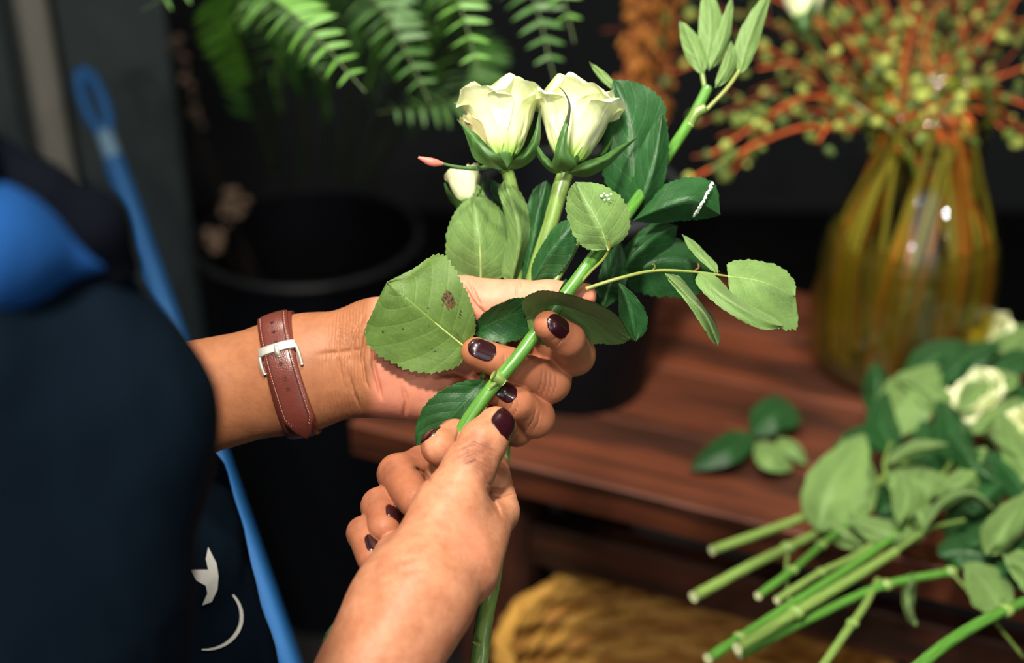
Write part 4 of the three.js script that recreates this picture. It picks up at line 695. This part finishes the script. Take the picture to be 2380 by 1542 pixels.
// ---------------------------------------------------------------- glass vase with rust twigs
const vC = onH(2078, 838, TABLE_Y);
{
  const o = thing('glass_vase', 'clear glass jar vase of yellow green water with amber stems', 'vase', vC);
  const H = .268, prof = [[.062, .002], [.078, .006], [.086, .02], [.088, .05], [.086, .085], [.084, .112], [.076, .146], [.062, .178], [.052, .202], [.0495, .226], [.052, .25], [.057, .262], [.059, .268]];
  const spl = new THREE.SplineCurve(prof.map(([a, b]) => new THREE.Vector2(a, b))).getPoints(60);
  const glass = phys({ color: C(.88, .87, .66), transmission: 1, thickness: 0, roughness: .03, ior: 1.7 });
  part(o, 'vase_body', new THREE.LatheGeometry(spl, 64).translate(vC.x, vC.y, vC.z), glass);
  part(o, 'vase_base', new THREE.CylinderGeometry(.064, .06, .006, 48).translate(vC.x, vC.y + .004, vC.z), phys({ color: C(.75, .8, .6), transmission: 1, thickness: 0, roughness: .05 }));
  part(o, 'rim', new THREE.TorusGeometry(.059, .0022, 8, 56).rotateX(Math.PI / 2).translate(vC.x, vC.y + H, vC.z), glass);
  const wl = .135, wp = spl.filter((p) => p.y < wl).map((p) => new THREE.Vector2(p.x - .0025, p.y)); wp.push(new THREE.Vector2(.0752, wl), new THREE.Vector2(0, wl));
  part(o, 'water', new THREE.LatheGeometry(wp, 56).translate(vC.x, vC.y, vC.z), phys({ color: C(.62, .52, .10), transmission: .93, thickness: 0, roughness: .1, ior: 1.15 }), 'yellow green water');
}
{
  const rust = std({ color: C(.55, .10, .014), roughness: .65 }), rust2 = std({ color: C(.26, .05, .012), roughness: .7 }), amber = std({ color: C(.40, .145, .02), roughness: .5 }), lime = std({ color: C(.25, .22, .03), roughness: .5 });
  const budM = [std({ color: C(.14, .20, .03), roughness: .6 }), std({ color: C(.42, .50, .10), roughness: .6 }), std({ color: C(.07, .12, .025), roughness: .6 })];
  const bud = (() => { const g = new THREE.IcosahedronGeometry(.0050, 1), p = g.attributes.position; for (let i = 0; i < p.count; i++) { const y = p.getY(i); p.setXYZ(i, p.getX(i) * (y > 0 ? .75 : 1), y * 1.35 + .004, p.getZ(i) * (y > 0 ? .75 : 1)); } g.computeVertexNormals(); return g; })();
  const neck = V(vC.x, vC.y + .225, vC.z);
  const LAB = ['rust brown budding twig arching out of the glass vase toward the roses', 'rust brown budding twig fanning up out of the glass vase', 'rust brown budding twig leaning away from the roses in the vase', 'short rust brown budding twig drooping over the vase neck'];
  const end = [
    // arching low over to the side of the hands
    [0, [[1960, 190], [1850, 150], [1760, 160]], 1.36], [0, [[1990, 260], [1880, 225], [1650, 360]], 1.30], [0, [[1980, 300], [1850, 300], [1560, 440]], 1.30], [0, [[1950, 130], [1800, 210], [1620, 290]], 1.40], [0, [[2000, 220], [1900, 60], [1730, -40]], 1.42], [0, [[1990, 280], [1820, 260], [1700, 400]], 1.46], [0, [[1960, 240], [1760, 110], [1560, 170]], 1.5], [0, [[1930, 150], [1720, 30], [1440, 90]], 1.55],
    [1, [[2040, 200], [1990, 60], [1900, -80]], 1.34], [1, [[2080, 200], [2060, 60], [2000, -90]], 1.40], [1, [[2100, 220], [2110, 60], [2090, -90]], 1.32], [1, [[2130, 210], [2160, 70], [2170, -90]], 1.40], [1, [[2060, 220], [1980, 110], [1850, 10]], 1.30], [1, [[2110, 180], [2030, 90], [1960, -90]], 1.48], [1, [[2150, 180], [2140, 40], [2130, -100]], 1.50], [1, [[2090, 250], [2010, 150], [1930, 60]], 1.28],
    [2, [[2160, 200], [2230, 80], [2290, -80]], 1.36], [2, [[2180, 210], [2280, 110], [2380, -30]], 1.34], [2, [[2200, 230], [2320, 180], [2460, 130]], 1.32], [2, [[2180, 190], [2250, 150], [2400, 60]], 1.44], [2, [[2190, 240], [2290, 220], [2430, 260]], 1.30], [2, [[2200, 250], [2310, 250], [2410, 340]], 1.36], [2, [[2160, 230], [2220, 150], [2260, 10]], 1.29], [2, [[2150, 170], [2210, 20], [2220, -90]], 1.46],
  ];
  for (let k = 0; k < 16; k++) { const x = 1830 + k * 40 + rr(-25, 25), y = rr(-70, 150) + (k % 3 === 0 ? 130 : 0), li = x < 2010 ? 0 : x < 2200 ? 1 : 2; end.push([li, [[mix(2120, x, .35), mix(300, y, .45) - 40], [mix(2120, x, .7), mix(300, y, .8) - 50], [x, y]], rr(1.24, 1.5)]); }
  for (const [x, y, li] of [[1900, 330, 3], [1985, 300, 3], [2070, 290, 3], [2165, 300, 3], [2250, 320, 3], [2330, 300, 3]]) end.push([li, [[mix(2120, x, .4), 270], [mix(2120, x, .75), 255], [x, y]], rr(1.2, 1.34)]);
  end.forEach(([li, pts, z], k) => {
    const a = k * 2.4, fa = a + rr(-1.1, 1.1), foot = V(vC.x + Math.cos(fa) * rr(.03, .076), vC.y + .012, vC.z + Math.sin(fa) * rr(.03, .076)), n1 = neck.clone().add(V(Math.cos(a) * rr(.012, .042), rr(-.03, .04), Math.sin(a) * rr(.012, .042)));
    const zz = z, mid = pts.map((q, i) => atZ(q[0], q[1], mix(1.36, zz, (i + 1) / 3)));
    const o = thing('budding_twig', LAB[li], 'twig', foot, ['twigs arching toward the hands', 'twigs fanning up', 'twigs leaning away', 'short twigs at the vase neck'][li]);
    part(o, 'lower_stem', tube([foot, foot.clone().lerp(n1, .5).add(V((foot.x - vC.x) * .35, 0, (foot.z - vC.z) * .35)), n1], .0029, 14, 7), k % 3 ? lime : amber, 'yellow green stem in the water');
    const path = [n1, ...mid], cv = new THREE.CatmullRomCurve3(path, false, 'centripetal');
    part(o, 'twig', tube(path, (t) => (.0029 * (1 - .6 * t)), 30, 7), k % 4 === 3 ? rust2 : rust);
    const L = cv.getLength(), nb = Math.round(L / .0135);
    for (let j = 1; j <= nb; j++) {
      const t = .1 + .9 * j / nb, p = cv.getPointAt(Math.min(1, t)), d = V(rr(-1, 1), rr(-.6, 1), rr(-1, 1)).normalize(), m = new THREE.Mesh(bud, budM[Math.floor(rnd() * 3)]); m.name = 'bud'; m.castShadow = m.receiveShadow = true;
      m.position.copy(p).addScaledVector(d, rr(.003, .014)).sub(o.position); m.quaternion.setFromUnitVectors(V(0, 1, 0), d); m.scale.setScalar(rr(.6, 1.25)); o.add(m);
      if (j % 4 === 0 && t < .95) { const e = p.clone().addScaledVector(cv.getTangentAt(t), .03).add(V(rr(-.025, .025), rr(-.01, .03), rr(-.025, .025))); part(o, 'twiglet', tube([p, p.clone().lerp(e, .5).add(V(0, .003, 0)), e], .0009, 5, 5), rust2); }
    }
  });
  // yellow stalks in the small bucket on the table corner
  for (let k = 0; k < 4; k++) {
    const f = V(smC.x + rr(-.03, .03), smC.y + .02, smC.z + rr(-.03, .03)), t = atZ(1500 + k * 22, -60, 1.5 + k * .03), m = atZ(1440 + k * 30, 250, 1.46 + k * .03), o = thing('golden_stalk', 'golden yellow flower stalk standing in the small black bucket', 'flower stalk', f, 'golden stalks in the small bucket');
    part(o, 'stalk', tube([f, m, t], .0022, 24, 6), rust2);
    const cv = new THREE.CatmullRomCurve3([f, m, t]); for (let j = 0; j < 34; j++) { const p = cv.getPointAt(.62 + .38 * j / 34); const q = new THREE.Mesh(bud, amber); q.name = 'floret'; q.position.copy(p).add(V(rr(-.012, .012), rr(-.006, .006), rr(-.012, .012))).sub(f); q.scale.setScalar(rr(.7, 1.3)); q.castShadow = true; o.add(q); }
  }
}
// white rose at the top among the twigs
{
  const f = vC.clone().add(V(-.01, .02, .02)), b = atZ(1868, 55, 1.22), o = thing('rose', 'small cream rose among the rust twigs of the vase', 'rose', f);
  part(o, 'stem', tube([f, neck2(), atZ(1960, 220, 1.28), b], .002, 30, 8), STEM.dull);
  roseHead(o, b, atZ(1868, -40, 1.24).sub(b), .0165, .034, { seed: 9, lip: .6, sepals: [[1.2, .02, .008, .1, 0], [3.4, .02, .008, .1, 0], [5.2, .02, .008, .1, 0]] });
}
function neck2() { return vC.clone().add(V(-.02, .225, .02)); }
// ---------------------------------------------------------------- cut roses heaped on the table
const H = (px, py, hh) => onH(px, py, TABLE_Y + hh / 1000);
const h3 = (a) => a.map((q) => H(...q));
{
  const G = 'cut rose stems heaped on the table';
  const S = [
    // stem pixels with height over the table in mm, radius mm, colour, nodes, label
    [[[1655, 1280, 62], [1845, 1212, 58], [2000, 1150, 50], [2120, 1060, 50]], 4.2, 'pale', [], 'cut rose stem lying topmost, its end beside the big pale leaf'],
    [[[1612, 1388, 70], [1740, 1318, 66], [1890, 1245, 60], [2030, 1170, 55]], 4.6, 'pale', [[1828, 1270]], 'thick pale cut rose stem below the topmost one'],
    [[[1762, 1386, 80], [1850, 1320, 76], [1916, 1262, 70], [2010, 1190, 60]], 3.4, 'green', [[1908, 1264], [1840, 1320]], 'thin knobbly cut rose stem between two thick ones'],
    [[[1806, 1396, 84], [1900, 1336, 80], [1990, 1292, 74], [2090, 1220, 64]], 3.2, 'pale', [[1910, 1330]], 'short pale rose stem lying just above the crossing pair'],
    [[[1645, 1532, 96], [1850, 1400, 92], [1990, 1310, 86], [2100, 1232, 78]], 4.2, 'green', [[1720, 1478], [2098, 1232]], 'long green rose stem crossing over another one'],
    [[[1714, 1508, 104], [1850, 1424, 100], [1960, 1358, 94], [2080, 1284, 86]], 4.6, 'pale', [[1848, 1420]], 'long pale rose stem with a swollen knot'],
    [[[1718, 1522, 90], [1900, 1430, 88], [2060, 1360, 84], [2210, 1330, 80]], 4.0, 'green', [[2056, 1354], [2210, 1330]], 'long green rose stem lying just under the knotted pale one'],
    [[[1905, 1560, 100], [1960, 1480, 96], [2010, 1408, 90], [2040, 1350, 80]], 3.4, 'pale', [[1985, 1450]], 'short steep rose stem hanging below the heap'],
    [[[2110, 1570, 140], [2210, 1490, 138], [2330, 1422, 134], [2470, 1370, 120]], 4.6, 'green', [[2336, 1420]], 'thick bright green rose stem lying apart with a pale knot'],
  ];
  const own = [];
  for (const [pts, r, col, nodes, label] of S) {
    const p = h3(pts), o = thing('cut_rose', label, 'rose stem', p[3], G); own.push(o);
    part(o, 'stem', tube(p, (t) => r / 1000 * (.86 - .15 * t), 40, 12, .08), STEM[col]);
    part(o, 'cut_end', tube([p[0].clone().lerp(p[1], -.004), p[0].clone().lerp(p[1], .004)], r / 1000 * .87, 2, 12), std({ color: C(.62, .68, .36), roughness: .6 }), 'pale cut end');
    for (const [x, y] of nodes) { const cv = new THREE.CatmullRomCurve3(p); let best = p[0], bd = 1e9; for (let k = 0; k <= 60; k++) { const q = cv.getPoint(k / 60), d = q.distanceTo(atZ(x, y, q.clone().sub(CP).dot(FW))); if (d < bd) { bd = d; best = q; } } part(o, 'stem_node', new THREE.SphereGeometry(r / 1000 * 1.1, 12, 9).scale(1.2, .9, 1).translate(best.x, best.y, best.z), STEM.pale); }
  }
  const LV = [
    // owner, midrib (px, py, height), widths, material, edge drop
    [0, [[2030, 1020, 62], [2110, 930, 80], [2185, 848, 92]], 62, 60, 'und'], [1, [[1900, 1235, 66], [1930, 1130, 84], [2010, 1010, 92]], 88, 60, 'und'], [1, [[1990, 1235, 70], [1980, 1110, 80], [1960, 1020, 78]], 55, 48, 'und'],
    [2, [[2050, 1085, 96], [2130, 1045, 104], [2205, 1035, 104]], 16, 20, 'und'], [3, [[2060, 1105, 92], [2130, 1120, 92], [2215, 1120, 88]], 55, 38, 'und'], [4, [[2090, 1220, 96], [2110, 1150, 98], [2080, 1090, 94]], 34, 36, 'und'],
    [5, [[2330, 1130, 104], [2265, 1080, 112], [2205, 1010, 112]], 28, 30, 'top'], [5, [[2230, 1100, 84], [2215, 1010, 92], [2180, 930, 92]], 46, 40, 'top'], [6, [[2145, 1232, 100], [2200, 1165, 112], [2260, 1150, 112], [2310, 1185, 100]], 12, 14, 'und'],
    [6, [[2290, 1290, 104], [2330, 1230, 120], [2400, 1140, 126]], 46, 42, 'und'], [7, [[2240, 1270, 90], [2300, 1250, 96], [2400, 1220, 96]], 40, 40, 'top'], [7, [[2330, 1430, 110], [2300, 1370, 108], [2240, 1310, 98]], 50, 52, 'und'],
    [8, [[2440, 1400, 120], [2400, 1330, 122], [2330, 1290, 118]], 46, 46, 'und'], [8, [[2420, 1120, 120], [2370, 1060, 122], [2330, 960, 118]], 34, 44, 'und'], [3, [[2120, 1330, 90], [2110, 1400, 74], [2125, 1455, 64]], 16, 16, 'und'],
    [4, [[2150, 1250, 80], [2060, 1240, 84], [1970, 1200, 82]], 30, 36, 'und'], [2, [[2020, 960, 40], [2040, 900, 60], [2030, 840, 70]], 30, 34, 'top'], [0, [[2180, 900, 80], [2240, 840, 92], [2330, 800, 98]], 34, 36, 'top'], [1, [[2270, 900, 80], [2330, 850, 90], [2420, 830, 92]], 36, 36, 'top'],
    [5, [[2140, 1120, 66], [2160, 1040, 70], [2140, 970, 70]], 52, 44, 'top'], [6, [[2200, 1260, 70], [2260, 1200, 76], [2300, 1110, 80]], 60, 60, 'top'], [8, [[2400, 960, 80], [2330, 930, 90], [2250, 900, 92]], 50, 50, 'top'], [7, [[2040, 1200, 60], [2090, 1160, 70], [2180, 1160, 70]], 50, 46, 'top'], [8, [[2300, 1010, 112], [2350, 1050, 122], [2400, 1080, 120]], 16, 18, 'und'],
  ];
  LV.push(
    [0, [[2230, 960, 96], [2290, 900, 104], [2370, 880, 106]], 44, 40, 'und'], [1, [[2090, 1060, 80], [2050, 990, 84], [2060, 910, 84]], 36, 40, 'top'], [2, [[2260, 1010, 90], [2310, 960, 98], [2400, 940, 100]], 40, 36, 'und'],
    [3, [[2230, 1180, 96], [2290, 1150, 104], [2370, 1080, 108]], 38, 44, 'top'], [4, [[2180, 1290, 84], [2240, 1280, 90], [2330, 1310, 90]], 40, 36, 'top'], [5, [[2100, 880, 70], [2170, 830, 84], [2250, 800, 88]], 34, 36, 'top'],
    [6, [[2300, 860, 76], [2350, 800, 84], [2430, 770, 84]], 40, 40, 'und'], [7, [[2380, 1250, 100], [2340, 1330, 100], [2280, 1380, 96]], 36, 40, 'top'], [8, [[2290, 1040, 104], [2250, 1110, 108], [2170, 1150, 104]], 32, 36, 'und'],
    [0, [[1930, 1100, 60], [1990, 1040, 70], [2060, 980, 76]], 40, 40, 'top'], [1, [[2010, 1270, 64], [1950, 1230, 70], [1880, 1180, 68]], 40, 34, 'und'], [2, [[2160, 1240, 84], [2130, 1180, 90], [2140, 1100, 92]], 34, 30, 'und'], [4, [[2400, 1180, 112], [2360, 1110, 116], [2290, 1050, 114]], 40, 38, 'top'], [3, [[2210, 960, 84], [2160, 910, 90], [2080, 870, 86]], 36, 34, 'und'],
  );
  LV.forEach(([k, m, a, b, mat], i) => leafW(own[k], H, m, a, b, { mat, ea: -10, eb: -12, teeth: 11, ser: .04, wave: .0065, n: 26, m: 4 }));
  // petioles
  for (const [k, pts, r] of [[2, [[1830, 1290, 74], [1828, 1340, 70], [1836, 1400, 60]], 1.4], [2, [[2060, 1110, 96], [2056, 1080, 98], [2070, 1030, 90]], 1.6], [6, [[2210, 1330, 82], [2290, 1420, 80], [2380, 1530, 80]], 1.2], [4, [[2100, 1232, 80], [2160, 1150, 84], [2230, 1050, 80]], 2], [5, [[2080, 1284, 86], [2160, 1230, 90], [2240, 1210, 88]], 1.6]]) part(own[k], 'petiole', tube(h3(pts), r / 1000, 16, 6), STEM.dull);
  // flower heads at the far end of the heap
  const heads = [[[2330, 1010, 60], [2235, 900, 100], .026, .052, 'open cream rose head lying in the heap of cut roses', 4], [[2370, 835, 40], [2285, 770, 66], .022, .044, 'blurred cream rose head behind the heap, near the vase foot', 6], [[2420, 1000, 100], [2345, 985, 116], .014, .026, 'small pale rosebud on top of the heap', 8]];
  for (const [b, t, R, Hh, label, s] of heads) { const B = H(...b), T = H(...t), o = thing('cut_rose', label, 'rose', B); part(o, 'stem', tube([B.clone().add(B.clone().sub(T)).setY(TABLE_Y + .05), B.clone().lerp(T, -.2), B], .003, 12, 8), STEM.dull); roseHead(o, B, T.clone().sub(B), R, Hh, { seed: s, lip: 1.3, sepals: [[.5, R, .01, .2, 0], [2.6, R, .01, .2, 0], [4.6, R, .01, .2, 0]] }); }
}
// loose sprig on the table
{
  const o = thing('leaf_sprig', 'loose sprig of rose leaves lying alone on the table', 'leaf sprig', H(1740, 1030, 0));
  part(o, 'petiole', tube(h3([[1690, 990, 6], [1745, 1010, 10], [1765, 1040, 10], [1830, 1030, 8]]), .0012, 16, 6), STEM.brown);
  leafW(o, H, [[1758, 1015, 14], [1690, 1045, 20], [1604, 1092, 6]], 34, 36, { mat: 'top', ea: -6, eb: -6 });
  leafW(o, H, [[1748, 1010, 16], [1800, 965, 26], [1862, 985, 14]], 42, 44, { mat: 'top', ea: -8, eb: -8 });
  leafW(o, H, [[1758, 1030, 12], [1790, 1065, 18], [1842, 1092, 6]], 30, 34, { mat: 'und', ea: -5, eb: -5 });
  leafW(o, H, [[1805, 1020, 12], [1845, 1045, 16], [1874, 1082, 6]], 20, 16, { mat: 'und', ea: -4, eb: -4 });
}
// ---------------------------------------------------------------- woven basket under the table
{
  const c = atZ(1605, 1560, 1.30), top = c.y + .03, hgt = .24; const o = thing('wicker_basket', 'golden woven wicker basket under the table', 'basket', V(c.x, top - hgt, c.z));
  const cane = [std({ color: C(.55, .29, .055), roughness: .55 }), std({ color: C(.42, .19, .035), roughness: .6 })], A = .17, Bz = .12, nst = 30;
  const ring = (y, ph, amp, s) => { const pts = []; for (let k = 0; k <= 120; k++) { const a = k / 120 * Math.PI * 2, w = 1 + amp * Math.sin(a * nst / 2 + ph); pts.push(V(c.x + Math.cos(a) * A * w * s, y, c.z + Math.sin(a) * Bz * w * s).applyAxisAngle(V(0, 1, 0), 0)); } return pts; };
  for (let k = 0; k < 14; k++) part(o, 'cane_strand', tube(ring(top - .018 - k * .0155, k % 2 ? Math.PI : 0, .02, 1 - .012 * k * .5), (.0068), 160, 6), cane[k % 3 === 1 ? 1 : 0]);
  for (let k = 0; k < nst; k++) { const a = (k + .5) / nst * Math.PI * 2; part(o, 'cane_upright', tube([V(c.x + Math.cos(a) * A * .9, top - hgt + .005, c.z + Math.sin(a) * Bz * .9), V(c.x + Math.cos(a) * A, top - .005, c.z + Math.sin(a) * Bz)], .004, 4, 6), cane[1]); }
  for (const [dy, ph] of [[0, 0], [-.007, 2], [.004, 4]]) part(o, 'rim', tube(ring(top + dy - .004, ph, .02, 1.01), .007, 160, 7), cane[0]);
  // crate that carries it
  const s = thing('wooden_crate', 'dark wooden crate carrying the wicker basket', 'crate', V(c.x, 0, c.z)), dm = std({ color: C(.03, .018, .012), roughness: .8 }), hh = top - hgt;
  for (const [dx, dz, w, d] of [[0, .11, .30, .018], [0, -.11, .30, .018], [.15, 0, .018, .2], [-.15, 0, .018, .2]]) for (let k = 0; k < 3; k++) part(s, 'slat', new RoundedBoxGeometry(w, hh / 3 - .02, d, 1, .003).translate(c.x + dx, hh / 6 + k * hh / 3, c.z + dz), dm);
  part(s, 'lid', new RoundedBoxGeometry(.32, .012, .25, 1, .003).translate(c.x, hh - .006, c.z), dm);
}
renderer.render(scene, camera);
